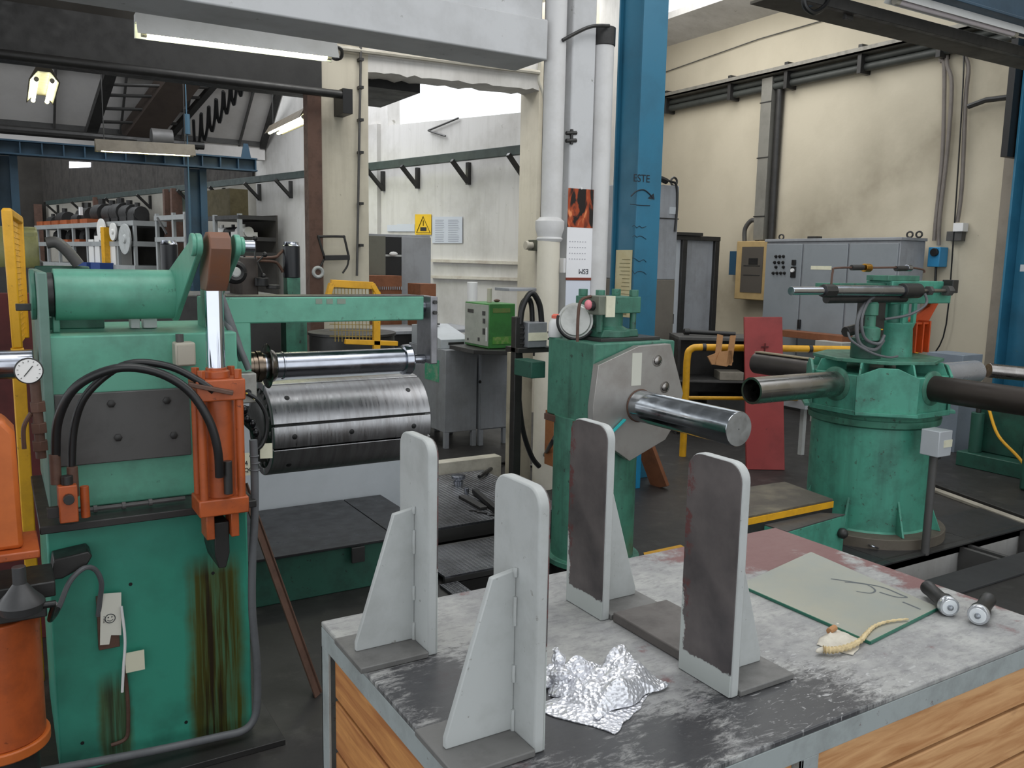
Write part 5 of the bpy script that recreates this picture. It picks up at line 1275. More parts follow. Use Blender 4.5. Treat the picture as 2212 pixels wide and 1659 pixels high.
# floor plates and kerb round the turret
tag(B().box((3.2, 5.6), (2.78, 2.80), (-.06, .012)).obj('plate_lip', DARKM), 'dark steel lip along the trench in front of the turret', 'lip')
for i, (x0, x1, lab) in enumerate(((3.3, 4.12, 'black floor plate in front of the turret, left of its neighbour'), (4.125, 4.9, 'black floor plate directly in front of the turret foot'), (4.905, 5.7, 'black floor plate right of the turret by the trench'))):
    y1 = 2.81+(.0 if i else 0); tag(B().box((x0, x1), (2.74, 2.80+.34), (.001, .011)).obj('floor_plate', paint('black_floor_plate_%d' % i, ('#2c2d2f', '#343434', '#2b2b2c')[i], '#151515', .5, 3, .36), None, .001), lab, 'floor plate')
tag(B().box((3.9, 8.0), (2.3, 2.49), (.001, .012)).obj('floor_plate', paint('near_floor_plate', '#303133', '#1b1b1c', .5, 2, .5), None, .001), 'dark floor plate on the near side of the trench', 'floor plate')
for i, x in enumerate((4.80, 4.88, 5.45)):
    tag(B().box((x, x+.03), (2.5, 2.77), (-.45, -.02)).obj('trench_post', GREYP), ('grey post in the trench, leftmost of three', 'grey post in the trench, middle one of three', 'grey post in the trench, rightmost of three')[i], 'post')
p0, p1 = at(2010, 1058, Z=0), at(2240, 1142, Z=0)
tag(B().bar(p0+Vector((0, 0, .01)), p1+Vector((0, 0, .01)), .06, .02).obj('pale_rail_strip', paint('pale_rail', '#a39d90', '#5c564c', .6, 6, .6)), 'pale worn rail strip on the floor right of the turret', 'rail')
tag(B().bar(p0+Vector((.12, .06, .02)), p1+Vector((.12, .06, .02)), .1, .03).obj('dark_rail', DARKM), 'dark rail behind the pale strip on the floor right of the turret', 'rail')
q = at(1905, 1180, Z=.013)
tag(B().tube([at(1868, 1175, Z=.018), at(1885, 1180, Z=.04), at(1898, 1184, Z=.018)], .006, 6).obj('lifting_handle', SHAFT), 'small bent wire handle on the black floor plate', 'handle')
# lifting platform with yellow edge and green buffer box
t = thing('lift_platform', 'low platform with worn top and yellow striped edge in front of the turret', 'platform', (4.0, 3.5, 0))
c = [at(x, y, Z=.33) for x, y in ((1560, 1060), (1695, 1040), (1800, 1078), (1600, 1118))]
B().prism(c, (0, 0, -.012)).obj('top', paint('worn_platform', '#4f4a42', '#a39a80', .55, 5, .55), t, .002)
for p_, q_ in ((c[3], c[2]), (c[2], c[1])):
    B().bar(p_-Vector((0, 0, .03)), q_-Vector((0, 0, .03)), .01, .035).obj('edge_strip', YELLOW, t, .001)
B().prism([v+Vector((0, 0, -.05)) for v in c], (0, 0, -.27)).obj('skirt', DARKM, t, .002)
t = thing('buffer_box', 'green steel buffer box with a dark top at the foot of the turret', 'buffer box', (4.0, 3.1, 0))
c = [at(x, y, Z=.26) for x, y in ((1640, 1132), (1700, 1105), (1826, 1113), (1700, 1150))]
B().prism(c, (0, 0, -.255)).obj('body', GREEN3, t, .004)
B().prism([v+Vector((0, 0, .0005)) for v in c], (0, 0, .006)).obj('top_plate', GREYP, t, .001)
q = at(1805, 1150, Z=.09); B().sph(c[2]*.96+c[3]*.04+Vector((-.02, -.02, -.09)), .03, (1, 1, 1), 12).obj('bolt', DARKM, t, 0)
c = [at(1590, 1142, Z=.2), at(1626, 1124, Z=.2), at(1634, 1142, Z=.2), at(1600, 1165, Z=.2)]
tag(B().prism(c, (0, 0, -.195)).obj('green_wedge', GREEN2), 'green wedge block left of the buffer box', 'block')
tag(B().prism([at(x, y, Z=.004) for x, y in ((1390, 1195), (1470, 1178), (1500, 1195), (1400, 1225))], (0, 0, .004)).obj('yellow_floor_strip', YELLOW), 'yellow painted strip on the floor behind the bench', 'strip')

# yellow rail, cartons and red board
t = thing('safety_rail', 'bent yellow tube handrail with a lower bar in front of the dark shelves', 'rail', (4.9, 5.27, 0))
ra, rb = Vector((4.9, 5.27, 0)), Vector((6.6, 4.35, 0)); rd = (rb-ra).normalized()
up_ = Vector((0, 0, 1))
B().tube([ra, ra+up_*.55, ra+up_*.84, ra+up_*.91+rd*.03, ra+up_*.925+rd*.10, ra+up_*.925+rd*.3, ra+up_*.925+rd*1.9], .029, 16, 6).obj('top_tube', YELLOW, t, 0)
B().cyl(ra+up_*.50, ra+up_*.50+rd*1.9, .016, 12).obj('lower_bar', YELLOW, t, 0)
B().cyl(rb, rb+up_*.925, .027, 16).obj('post', YELLOW, t, 0)
for s_ in (.12, .62, 1.02): B().cyl(ra+up_*.925+rd*s_, ra+up_*.925+rd*(s_+.03), .033, 16).obj('clamp_ring', DARKM, t, .001)
t = thing('cardboard_sleeve', 'folded brown cardboard piece hung over the yellow handrail', 'cardboard', (5.3, 5.05, .92))
cY = 5.05
def cb(l): return [at(x, y, d=7.0) for x, y in l]
dv = fw*-.02
for l in ([(1549, 722), (1561, 725), (1554, 786), (1542, 788)], [(1577, 725), (1588, 725), (1579, 790), (1567, 788)], [(1553, 760), (1580, 757), (1582, 782), (1568, 792), (1541, 788)], [(1527, 770), (1545, 763), (1545, 788), (1536, 788)]):
    B().prism(cb(l), dv).obj('flap', CARD, t, .001); dv = fw*-.03
t = thing('red_board', 'tall flat red board leaning against the yellow handrail', 'board', (5.3, 4.72, 0))
bd = [at(1608, 685, d=6.95), at(1690, 685, d=6.95), at(1697, 990, d=6.75), at(1614, 990, d=6.75)]
bd[2].z = bd[3].z = .003
B().prism(bd, (fw-Vector((0, 0, fw.z)))*.03).obj('board', RED, t, .002)
q = bd[0]*.38+bd[1]*.42+bd[2]*.1+bd[3]*.1; B().bar(q-fw*.01+Vector((0, 0, -.05)), q-fw*.01+Vector((.0, 0, .03)), .012, .004).bar(q-fw*.01-rt*.03, q-fw*.01+rt*.03, .004, .012).obj('scratched_mark', DRED, t, 0)
# shelf bench behind the rail
t = thing('shelf_bench', 'dark open shelf bench behind the yellow handrail', 'shelf bench', (5.9, 5.9, 0))
sp0, sp1 = at(1466, 735, d=8.), at(1640, 742, d=8.)
sx = (Vector((sp1.x, sp1.y, 0))-Vector((sp0.x, sp0.y, 0))); so = Vector((sp0.x, sp0.y, 0)); sn = Vector((sx.y, -sx.x, 0)).normalized()
if sn.dot(Vector((-fw.x, -fw.y, 0))) < 0: sn = -sn
def sbx(u0, u1, v0, v1, z0, z1): return B().prism([so+sx*u0-sn*v0+up_*z0, so+sx*u1-sn*v0+up_*z0, so+sx*u1-sn*v1+up_*z0, so+sx*u0-sn*v1+up_*z0], up_*(z1-z0))
sbx(0, 1, 0, .5, .9, .93).obj('top', GREYP, t, .003)
sbx(0, .03, 0, .5, 0, .9).obj('side', DARKM, t, .002); sbx(.97, 1, 0, .5, 0, .9).obj('side', DARKM, t, .002)
sbx(.03, .97, .47, .5, 0, .9).obj('back', DARKM, t, 0)
for z in (.1, .5): sbx(.03, .97, .02, .47, z, z+.02).obj('shelf', GREYP, t, .002)
tag(sbx(.55, .85, .05, .3, .522, .60).obj('paper_stack', paint('grubby_paper', '#8b857a', '#4c4740', .5, 9, .8), None, .004), 'grubby stack of paper on the middle shelf behind the handrail', 'paper stack')
tag(sbx(.4, .9, .04, .4, .602 if 0 else .122, .35).obj('dark_crate', DARKM), 'dark crate on the lowest shelf behind the handrail', 'crate')
p0 = so+sx*.18+up_*.965; p1 = so+sx*.75+up_*.955-sn*.05
tag(B().cyl(p0-sn*.2, p1-sn*.1, .022, 12).cyl(p0-sn*.2, p0-sn*.2-(p1-p0)*.12, .03, 12).obj('grease_gun', BLACK), 'black grease gun lying on top of the dark shelf bench', 'grease gun')

# tall grey cabinet and open rack cabinet
t = thing('tall_cabinet', 'tall narrow grey electrical cabinet with lifting eye right of the blue column', 'cabinet', (5.7, 6.8, 0))
B().box((5.35, 5.92), (6.6, 7.1), (1.45, 2.38)).obj('upper_body', GREY, t, .008)
B().box((5.35, 5.92), (6.6, 7.1), (0, 1.45)).obj('lower_body', paint('brownish_grey_paint', '#6c675f', '#423e38', .5, 2, .5), t, .008)
B().box((5.355, 5.925), (6.592, 6.6), (2.05, 2.06)).obj('door_seam', DARKM, t, 0)
B().box((5.8, 5.9), (6.594, 6.6), (2.1, 2.17)).obj('silver_label', SHEET, t, 0)
q = at(1456, 388, Y=6.7); B().torus((q.x, 6.7, 2.43), (0, 1, 0), .04, .011, 18).obj('lifting_eye', DARKM, t, 0)
B().tube(P3([(1420, 392), (1432, 388), (1448, 392), (1461, 400), (1463, 440), (1458, 500)], 6.59), .012, 8).obj('cable', RUBBER, t, 0)
B().tube(P3([(1408, 390), (1425, 386), (1440, 392)], 6.59), .03, 8).obj('cable_plug', BLACK, t, 0)
B().box((5.925, 5.945), (6.62, 6.66), (1.0, 1.1)).obj('lock', BLACK, t, .002)
t = thing('rack_cabinet', 'dark framed open rack with grey sheet sides beside the tall grey cabinet', 'rack', (7.1, 7.6, 0))
a, e = at(1462, 508, Y=7.5), at(1553, 515, Y=7.5); zt = a.z
for x in (a.x+.10, e.x-.05): B().box((x, x+.07), (7.5, 7.56), (0, zt)).obj('upright', DARKM, t, .003)
B().box((a.x-.02, e.x+.02), (7.49, 7.56), (zt-.05, zt)).obj('top_bar', DARKM, t, .003)
B().box((a.x-.02, a.x+.36), (7.45, 7.56), (zt, zt+.035)).obj('top_cap', DARKM, t, .003)
B().box((a.x+.17, e.x-.05), (7.54, 7.56), (.3, zt-.05)).obj('grey_sheet', GREY, t, .001)
B().box((a.x-.02, a.x+.10), (7.54, 7.56), (.3, zt-.05)).obj('side_sheet', SHEET, t, .001)
# amber glazed box on the wall
t = thing('glazed_box', 'beige wall box with a smoky glazed door, left of the control cabinets', 'wall box', at(1628, 585, X=8.0))
a, e = at(1592, 521, X=8.0), at(1657, 650, X=8.0)
B().box((8.0, 8.19), (e.y, a.y), (e.z, a.z)).obj('housing', paint('beige_wall_box', '#b59b6c', '#7c6844', .5, 5, .5), t, .01)
k = N('smoky_glazing'); k.base(lin('#4f4a44')); k.set(.12); k.p.inputs['Coat Weight'].default_value = .5
B().box((7.994, 8.0), (e.y+.1, a.y-.1), (e.z+.09, a.z-.07)).obj('glazing', k.m, t, .03)
b = B()
for f_ in (.42, .58): b.box((7.991, 7.994), (e.y+.14, a.y-.14), (ip(f_, a.z, e.z)-.006, ip(f_, a.z, e.z)+.006))
b.each('inner_bar', DARKM, t, 0)
B().box((7.991, 7.994), (e.y+.18, a.y-.22), (ip(.36, a.z, e.z)-.03, ip(.36, a.z, e.z)+.05)).obj('meter', BLACK, t, .002)
B().tube([Vector((8.1, a.y-.03, a.z)), Vector((8.1, a.y-.03, a.z+.16)), Vector((8.12, a.y-.12, a.z+.26)), Vector((8.13, a.y-.21, a.z+.2)), Vector((8.12, a.y-.22, a.z))], .028, 12).obj('flexible_conduit', GREYP, t, 0)
q = at(1585, 570, X=8.1)
tag(B().box((8.08, 8.19), (q.y-.06, q.y+.06), (q.z-.14, q.z+.16)).obj('emergency_switch', plain('switch_blue_black', '#1d4660', .5)), 'blue and black switch on the wall left of the beige glazed box', 'switch')
# control cabinets
t = thing('control_cabinet', 'long grey three door control cabinet with push buttons along the cream wall', 'control cabinet', (7.9, 6, 0))
CXf = 7.62; zc = 1.88
ys = [at(x, 520, X=CXf).y for x in (1656, 1737, 1836, 1945, 1945)]
XB = at(2000, 520, Y=ys[4]).x
B().box((CXf+.01, XB), (ys[4]-.0, ys[0]), (.1, zc)).obj('carcass', GREY, t, .006)
B().box((CXf-.01, XB), (ys[4]-.02, ys[0]+.02), (zc, zc+.03)).obj('top_cap', GREY, t, .004)
B().box((CXf+.03, XB-.03), (ys[4]+.02, ys[0]-.02), (0, .1)).obj('plinth', DARKM, t, .002)
drs = []
for a_, e_ in ((0, 1), (1, 2), (2, 3)):
    drs.append(B().box((CXf-.008, CXf+.01), (ys[e_]+.012, ys[a_]-.012), (.12, zc-.03)).obj('door', paint('control_door_grey', '#858b90', '#5d5f60', .4, 2, .45, bump=0), t, .004))
def onc(x, y): return at(x, y, X=CXf-.008)
for y_, xs_ in ((554, (1677, 1685, 1693)), (567, (1674, 1683, 1692)), (577, (1677, 1693)), (590, (1671, 1679, 1687, 1695))):
    for x_ in xs_:
        q = onc(x_, y_); B().lathe(q, (-1, 0, 0), [(0, .018), (.008, .018), (.010, .012), (.022, .012)], 14).obj('push_button', BLACK, drs[0], 0)
q = onc(1716, 567); B().box((q.x-.02, q.x), (q.y-.025, q.y+.025), (q.z-.03, q.z+.03)).obj('key_switch', BLACK, drs[0], .004)
q = onc(1714, 588); ps = B().box((q.x-.01, q.x), (q.y-.035, q.y+.035), (q.z-.06, q.z+.06)).obj('switch_plate', BLACK, drs[0], .002)
B().cyl(q+Vector((-.01, 0, .02)), q+Vector((-.03, 0, .02)), .022, 14).obj('white_button', WHITE, drs[0], .001)
a, e = onc(1752, 574), onc(1796, 583); B().box((CXf-.0105, CXf-.008), (e.y, a.y), (e.z, a.z)).obj('yellow_label', PAPER, drs[1], 0)['label'] = 'yellowed paper label'
for x_, y_, d_ in ((1728, 700, 0), (1838, 640, 1)):
    q = onc(x_, y_); B().box((q.x-.03, q.x), (q.y-.015, q.y+.015), (q.z-.05, q.z+.05)).obj('door_handle', BLACK, drs[d_], .004)
for x_ in (1688, 1965, 1985):
    q = at(x_, 512, X=7.8); B().torus((7.8, q.y, zc+.06), (1, .3, 0), .028, .009, 16).obj('lifting_eye', DARKM, t, 0)
q = at(1760, 513, X=7.8); B().box((7.75, 7.85), (q.y-.06, q.y+.06), (zc+.03, zc+.06)).obj('vent_cap', DARKM, t, .002)
# below: things in front of the control cabinets
q = at(1735, 905, d=7.3)
t = thing('waste_bin', 'grey bin on a single post behind the red board', 'bin', (q.x, q.y, 0))
B().prism([(q.x-.13, q.y-.12, .42), (q.x+.13, q.y-.12, .42), (q.x+.15, q.y-.14, .72), (q.x-.15, q.y-.14, .72)], (0, .26, 0)).obj('bin', SHEET, t, .004)
B().box((q.x-.02, q.x+.02), (q.y-.02, q.y+.02), (0, .42)).obj('post', LGREY, t, .002)
p0, p1 = at(1690, 712, X=7.45), at(1830, 716, X=7.45)
tag(B().box((7.38, 7.55), (p1.y, p0.y), (p0.z-.07, p0.z)).obj('wooden_ledge', BROWNW), 'brown wooden ledge with torn edge in front of the control cabinet doors', 'ledge')
p0, p1 = at(1768, 735, X=7.3), at(1822, 790, X=7.3)
tag(B().box((7.25, 7.45), (p1.y, p0.y), (0, p0.z)).obj('pale_carton', paint('pale_carton', '#a3a29c', '#6e6b63', .4, 3, .7)), 'pale box standing under the brown ledge', 'box')
q0, q1 = at(2003, 760, X=7.2), at(2078, 800, X=7.2)
tag(B().box((7.2, 7.5), (q1.y, q0.y), (0, q0.z)).obj('grey_box', paint('blue_grey_box', '#7d8894', '#4d545c', .4, 3, .5)), 'blue grey box behind the bright turret arm', 'box')
q0, q1 = at(2040, 868, X=7.8), at(2098, 940, X=7.8)
tag(B().cyl((7.8, (q0.y+q1.y)/2, 0), (7.8, (q0.y+q1.y)/2, .55), .2, 28).obj('white_drum', paint('dirty_white_drum', '#b8b4a8', '#6f6a5f', .5, 4, .7)), 'dirty white drum by the cream wall under the dark turret arm', 'drum')

# cable trays, ducts, conduits on the cream wall
t = thing('cable_tray', 'long perforated cable tray with two dark pipes along the cream wall', 'cable tray', (8.1, 7, 3.8))
za = 3.86; ye = 4.64; yb = 9.6
B().box((8.0, 8.19), (ye, yb), (za, za+.02)).box((8.0, 8.01), (ye, yb), (za, za+.06)).obj('tray', paint('galvanised_tray', '#8f8c84', '#45423c', .6, 9, .5, .3), t, 0)
for dz, r_ in ((-.05, .035), (-.13, .042)): B().cyl((8.12, ye, za+dz), (8.12, yb, za+dz), r_, 14).obj('pipe', paint('dark_wall_pipe', '#3f423f', '#1e1e1c', .6, 3, .5), t, 0)
for y_ in (9.3, 8.1, 7.2, 6.2, 5.3): B().box((8.03, 8.199), (y_, y_+.05), (za-.2, za+.1)).obj('support', DARKM, t, .003)
B().tube([at(1425, 160, X=8.18), at(1640, 84, X=8.18), at(1855, 22, X=8.18)], .006, 6, 0).obj('thin_wire', GREYP, t, 0)
t = thing('wall_duct', 'vertical galvanised cable duct between the tray and the control cabinets', 'duct', (8.1, 7.6, 1.9))
a, e = at(1640, 300, X=8.08), at(1662, 300, X=8.08)
B().box((8.07, 8.19), (e.y, a.y), (1.92, 3.84)).obj('duct', paint('galvanised_duct', '#88867f', '#56544e', .5, 3, .5, .3), t, .003)
for z in (2.2, 2.9, 3.55): B().box((8.064, 8.07), (e.y-.01, a.y+.01), (z, z+.012)).obj('strap', DARKM, t, 0)
B().cyl((8.15, e.y-.06, .6), (8.15, e.y-.06, 3.75), .045, 14).obj('dark_pipe', DARKM, t, 0)
t = thing('wall_conduits', 'pair of vertical conduits down the cream wall to the blue switch box', 'conduit', at(2030, 300, X=8.17))
for l in ([(2030, 95), (2032, 130), (2040, 150), (2036, 330), (2022, 470), (2018, 520)], [(2044, 95), (2046, 140), (2056, 185), (2046, 330), (2030, 470), (2028, 530)], [(2080, 85), (2080, 110), (2092, 145), (2086, 215), (2078, 400), (2068, 480)]):
    B().tube([at(x, y, X=8.15) for x, y in l], .02, 8, 4).obj('conduit', paint('dusty_conduit', '#77706a', '#4a443e', .5, 5, .6), t, 0)
B().tube([at(x, y, X=8.12) for x, y in ((2082, 95), (2080, 190), (2062, 480), (2044, 700), (2018, 765))], .008, 6, 4).obj('black_cable', RUBBER, t, 0)
B().tube([at(x, y, X=8.1) for x, y in ((2092, 230), (2130, 216), (2180, 210))], .026, 8, 0).obj('cross_pipe', DARKM, t, 0)
q0, q1 = at(2062, 482, X=8.12), at(2082, 500, X=8.12)
tag(B().box((8.1, 8.19), (q1.y, q0.y), (q1.z, q0.z)).obj('white_switch_box', WHITE), 'small white box on the cream wall at the end of the conduit', 'switch box')
q0, q1 = at(2045, 500, X=8.12), at(2076, 520, X=8.12)
tag(B().box((8.12, 8.19), (q1.y, q0.y), (q1.z, q0.z)).obj('grey_socket', GREYP), 'dark grey socket just below the small white wall box', 'socket')
q0, q1 = at(2012, 534, X=8.1), at(2034, 577, X=8.1)
t = thing('blue_switch_box', 'blue switch box with black knob on the cream wall', 'switch box', (8.1, (q0.y+q1.y)/2, q1.z))
B().box((8.05, 8.19), (q1.y, q0.y), (q1.z, q0.z)).obj('box', plain('switch_blue', '#2f86b5', .4), t, .008)
q = at(2019, 545, X=8.04); B().cyl((8.05, q.y, q.z), (8.02, q.y, q.z), .04, 16).obj('knob', BLACK, t, .003)
B().tube([at(2022, 577, X=8.15), at(2020, 620, X=8.15)], .012, 8, 0).obj('cable', RUBBER, t, 0)
# right-hand blue column and the crane girder above
t = thing('steel_column', 'blue steel column at the right edge beside the grey wall end', 'column', (7.9, 4.2, 0), kind='thing')
B().box((7.8, 8.12), (4.05, 4.07), (0, 4.2)).box((7.8, 8.12), (4.33, 4.35), (0, 4.2)).box((7.95, 7.97), (4.07, 4.33), (0, 4.2)).obj('shaft', BLUE, t)
B().box((7.796, 7.8), (4.1, 4.2), (1.6, 1.66)).obj('bare_patch', SHEET, t, 0)
t = thing('crane_girder', 'dark blue crane girder with a fluorescent strip, top right corner', 'girder', (5, 3.2, 3), kind='thing')
gz = 2.93
p0 = at(1700, -28, Y=3.1); gx0 = p0.x
B().box((gx0, 8.0), (3.1, 3.14), (gz-.01, gz+.05)).obj('lower_angle', DARKM, t, .003)
B().box((gx0, 8.0), (3.16, 3.34), (gz+.005, gz+.02)).obj('soffit_plate', paint('grimy_soffit', '#5b564d', '#2c2924', .5, 3, .6), t, .002)
B().box((gx0, 8.0), (2.98, 3.02), (gz+.11, gz+.3)).obj('blue_web', DBLUE, t, .003)
B().box((gx0, 8.0), (2.9, 3.1), (gz+.10, gz+.115)).obj('blue_flange', DBLUE, t, .002)
p0, p1 = at(1925, 3, Y=3.0), at(2200, 77, Y=3.0)
lt = lamp('fluorescent_lamp', 'pinkish unlit tube lamp along the dark girder at the top right', (p0.x, 3.0, gz+.085), (p1.x, 3.0, gz+.085), .09, .06, 1, HOUSE)
for o in C.objects:
    if o.parent == lt and o.name.startswith('tube'): o.data.materials[0] = plain('unlit_tube', '#d9cfd3', .3)
B().box((gx0+.5, gx0+.56), (3.14, 3.16), (gz-.03, gz+.06)).obj('clip', DARKM, t, .002)
B().tube([at(1735, -5, Y=3.1), at(1740, 15, Y=3.1), at(1758, 27, Y=3.1), at(1780, 15, Y=3.1), at(1790, -5, Y=3.1)], .014, 8).obj('cable_loop', RUBBER, t, 0)
B().bar(at(1755, 5, Y=3.15), at(1800, -6, Y=3.15), .05, .04).obj('blue_lug', DBLUE, t, .003)
q = at(2190, 95, Y=3.9)
tag(B().box((7.7, 8.19), (4.36, 4.42), (2.6, 3.6)).obj('dark_bracket', BLACK), 'black bracket at the head of the right blue column', 'bracket')
# dark green machine under the right arm
mq = at(2140, 1000, Z=0)
t = thing('green_pump_set', 'dark green machine with yellow hose in the shade at the right edge', 'machine', (mq.x, mq.y, 0))
ma = Vector((6.9, 4.0, 0))
B().box((6.75, 7.5), (3.4, 4.0), (.0, .12)).obj('bed', DGREEN, t, .006)
B().box((6.9, 7.2), (3.55, 3.95), (.12, .62)).obj('gear_case', DGREEN, t, .01)
B().cyl((7.1, 3.3, .34), (7.1, 3.6, .34), .17, 28).obj('motor', DGREEN, t, .004)
B().cyl((6.84, 3.9, .12), (6.84, 3.9, .45), .05, 16).obj('column', DGREEN, t, .003)
B().cyl((6.84, 3.9, .45), (6.84, 3.9, .55), .02, 12).obj('stem', DARKM, t, .002)
B().tube([(6.84, 3.82, .5), (6.8, 3.7, .3), (6.76, 3.5, .16), (6.72, 3.34, .02)], .012, 8).obj('yellow_hose', YELLOW, t, 0)['label'] = 'yellow hose'
tag(B().box((6.4, 6.9), (2.7, 3.3), (0, .35)).obj('dark_gear_unit', DGREEN, None, .02), 'dark green gear unit cut by the right edge', 'gear unit')
t = thing('steel_tube', 'dark steel tube lying level behind the thick turret arm at right', 'tube', (6.4, 3.6, .9))
p0, p1 = at(2135, 800, d=5.9), at(2260, 812, d=5.9)
B().cyl(p0, p1, .05, 20).obj('tube', DSTEEL, t, .002)
B().cyl((p1.x, p1.y, 0), (p1.x, p1.y, p1.z-.05), .04, 12).obj('stand', DARKM, t, 0)

# =================================================================== BACK HALL ON THE LEFT
struct(B().prism([skp(6.42, 2.86, .02), skp(6.42, 4.3, .02), skp(24, 4.3, .02), skp(24, 2.86, .02)], SKN*.03), 'wall_far_upper', paint('dark_streaked_sheeting', '#37332f', '#141210', .8, 4, .8, streak=.8))  # dark streaked sheet over the upper far wall
wq = [sk(x, y, .06) for x, y in ((150, 349), (196, 351), (196, 361), (150, 363))]
o = B().prism(wq, SKN*.005).obj('window_1', glow('lit_window', '#f2f4ff', 3), None, 0); o['kind'] = 'structure'
# dark steel wall posts
for i, px in enumerate((45, 80, 210, 364, 380)):
    p = sk(px, 420, .22); tag(B().box((p.x-.09, p.x+.09), (p.y-.09, p.y+.09), (0, 2.8)).obj('wall_post', RUST), ('rusty wall post at the far left of the racks', 'second rusty wall post from the left edge', 'rusty wall post above the long rack', 'rusty wall post beside the open rack', 'thinner rusty wall post right beside the open rack')[i], 'post', kind='thing')
# gantry: blue beam with stiffeners, posts, hoist rope
t = thing('gantry_beam', 'long dark blue gantry beam with stiffener ribs across the back hall', 'beam', (0, 12.5, 2.85), kind='thing')
g0, g1 = at(-60, 316, Y=12.5), at(552, 345, Y=12.5)
zb, zt = 2.79, 2.97
B().box((-6, g1.x), (12.5, 12.52), (zb, zt)).box((-6, g1.x), (12.4, 12.6), (zt-.02, zt)).box((-6, g1.x), (12.4, 12.6), (zb, zb+.02)).obj('beam', DBLUE, t, 0)
for i in range(15): x = g1.x-.02-.24*i; B().box((x-.008, x+.008), (12.41, 12.5), (zb+.02, zt-.02)).obj('stiffener', DBLUE, t, 0)
B().prism([(g1.x-.2, 12.5, zt), (g1.x-.06, 12.5, zt), (g1.x-.1, 12.5, zt+.2), (g1.x-.16, 12.5, zt+.2)], (0, .02, 0)).obj('end_stop', DBLUE, t, 0)
for px, y_, lab in ((425, 12.7, 'dark blue gantry post behind the brown clevis'), (18, 12.7, 'blue gantry post at the far left edge')):
    p = at(px, 420, Y=y_); tag(B().box((p.x-.14, p.x-.10), (y_-.1, y_+.1), (0, zb)).box((p.x+.03, p.x+.12), (y_-.1, y_+.1), (0, zb)).box((p.x-.1, p.x+.03), (y_-.02, y_+.02), (0, zb)).obj('gantry_post', DBLUE, None, 0), lab, 'post', kind='thing')
p = at(408, 400, Y=11.9)
t = thing('hoist_cable', 'thin blue hoist cable hanging from the roof girder', 'cable', (p.x, 11.9, 1.5))
B().cyl((p.x, 11.9, 1.2), (p.x, 11.9, 4.85), .008, 8).obj('cable', plain('blue_cable', '#2a4a5c', .5), t, 0)
B().cyl((p.x, 11.9, at(412, 265, Y=11.9).z-.15), (p.x, 11.9, at(412, 265, Y=11.9).z+.1), .04, 10).obj('cable_sleeve', plain('blue_cable', '#2d6f94'), t, .001)
# roof girder, service ladders of pipes, festoon
p0, p1 = roof(300, 292, .25), roof(405, 150, .25)
t = thing('roof_girder', 'broad dark brown girder running up under the sloping roof', 'girder', (p0+p1)/2, kind='thing')
B().bar(p0-(p1-p0)*.05, p1+(p1-p0)*.3, .42, .25, roof_n).obj('girder', paint('brown_girder', '#3f352f', '#1a1512', .7, 2, .7), t, 0)
p0, p1 = roof(195, 290, .3), roof(240, 150, .3)
B().bar(p0, p1+(p1-p0)*.3, .14, .12, roof_n).obj('side_rail', DARKM, t, 0)
p0, p1 = roof(368, 292, .3), roof(478, 165, .3)
B().bar(p0, p1+(p1-p0)*.3, .08, .08, roof_n).obj('side_rail', DARKM, t, 0)
for f_ in (.15, .4, .65, .85):
    a = roof(ip(f_, 205, 235), ip(f_, 280, 165), .3); e = roof(ip(f_, 375, 470), ip(f_, 285, 172), .3)
    B().cyl(a, e, .022, 8).obj('cross_bar', DARKM, t, 0)
t = thing('festoon_cable', 'festoon of black cable loops under the sloping roof', 'cable', roof(480, 220, .3))
for i in range(8):
    px = 418+i*17-(i*i*.15); y0 = 300-i*17; dy = 62-i*4.2
    y0 = max(168, y0)
    pts = [roof(px, y0-40+i*2, .35), roof(px+2, y0-40+i*2+dy*.7, .35), roof(px+8-i*.3, y0-40+i*2+dy, .35), roof(px+14-i*.6, y0-44+dy*.6, .35), roof(px+16-i*.6, y0-52, .35)]
    B().tube(pts, .022, 6, 4).obj('cable_loop', RUBBER, t, 0)
for i, (a, e, lab) in enumerate((((440, 300), (0, 275), 'dark pipe along the eave above the gantry beam'),)):
    p0, p1 = at(*a, Y=13.5), at(*e, Y=13.5); tag(B().cyl((-6, 13.5, p0.z-.1), (p0.x, 13.5, p0.z-.1), .06, 10).obj('eave_pipe', DARKM), lab, 'pipe')
p = at(345, 302, Y=12.2); q = at(350, 292, Y=12.2)
t = thing('hoist_motor', 'grey hoist motor on the gantry beam behind the single tube lamp', 'motor', (q.x, 12.2, 3.0))
B().cyl((q.x-.12, 12.3, zt+.14), (q.x+.14, 12.3, zt+.14), .13, 20).obj('motor', GREYP, t, .004)
B().box((q.x-.3, q.x+.1), (12.25, 12.45), (zt, zt+.1)).obj('carriage', DARKM, t, .004)
# storage rack against the skew wall
RO = .9
def rk(px, py, off=RO): return sk(px, py, off)
t = thing('storage_rack', 'long grey pigeonhole rack full of machine parts, far left', 'rack', rk(180, 600))
def zrk(py, px=200): return rk(px, py).z
zs = [zrk(483), zrk(524), zrk(572)]
def up_post(px, z1, t_, off=RO, wd=.07):
    p = rk(px, 500, off); B().prism([Vector((p.x, p.y, 0))+SKD*a+SKN*c for a, c in ((-wd/2, 0), (wd/2, 0), (wd/2, -.05), (-wd/2, -.05))], (0, 0, z1)).obj('upright', paint('rack_grey', '#9a9d9d', '#5f605f', .4, 3, .5, bump=0), t_, 0)
for px in (78, 100, 125, 156, 186, 218, 252, 288): up_post(px, zs[0]+.02, t)
sa, sb = s_of(rk(290, 500)), s_of(rk(76, 500))
for z in zs: B().prism([skp(sa, z-.07, RO+.01), skp(sb, z-.07, RO+.01), skp(sb, z-.07, .15), skp(sa, z-.07, .15)], (0, 0, .09)).obj('shelf', MC['rack_grey'], t, 0)
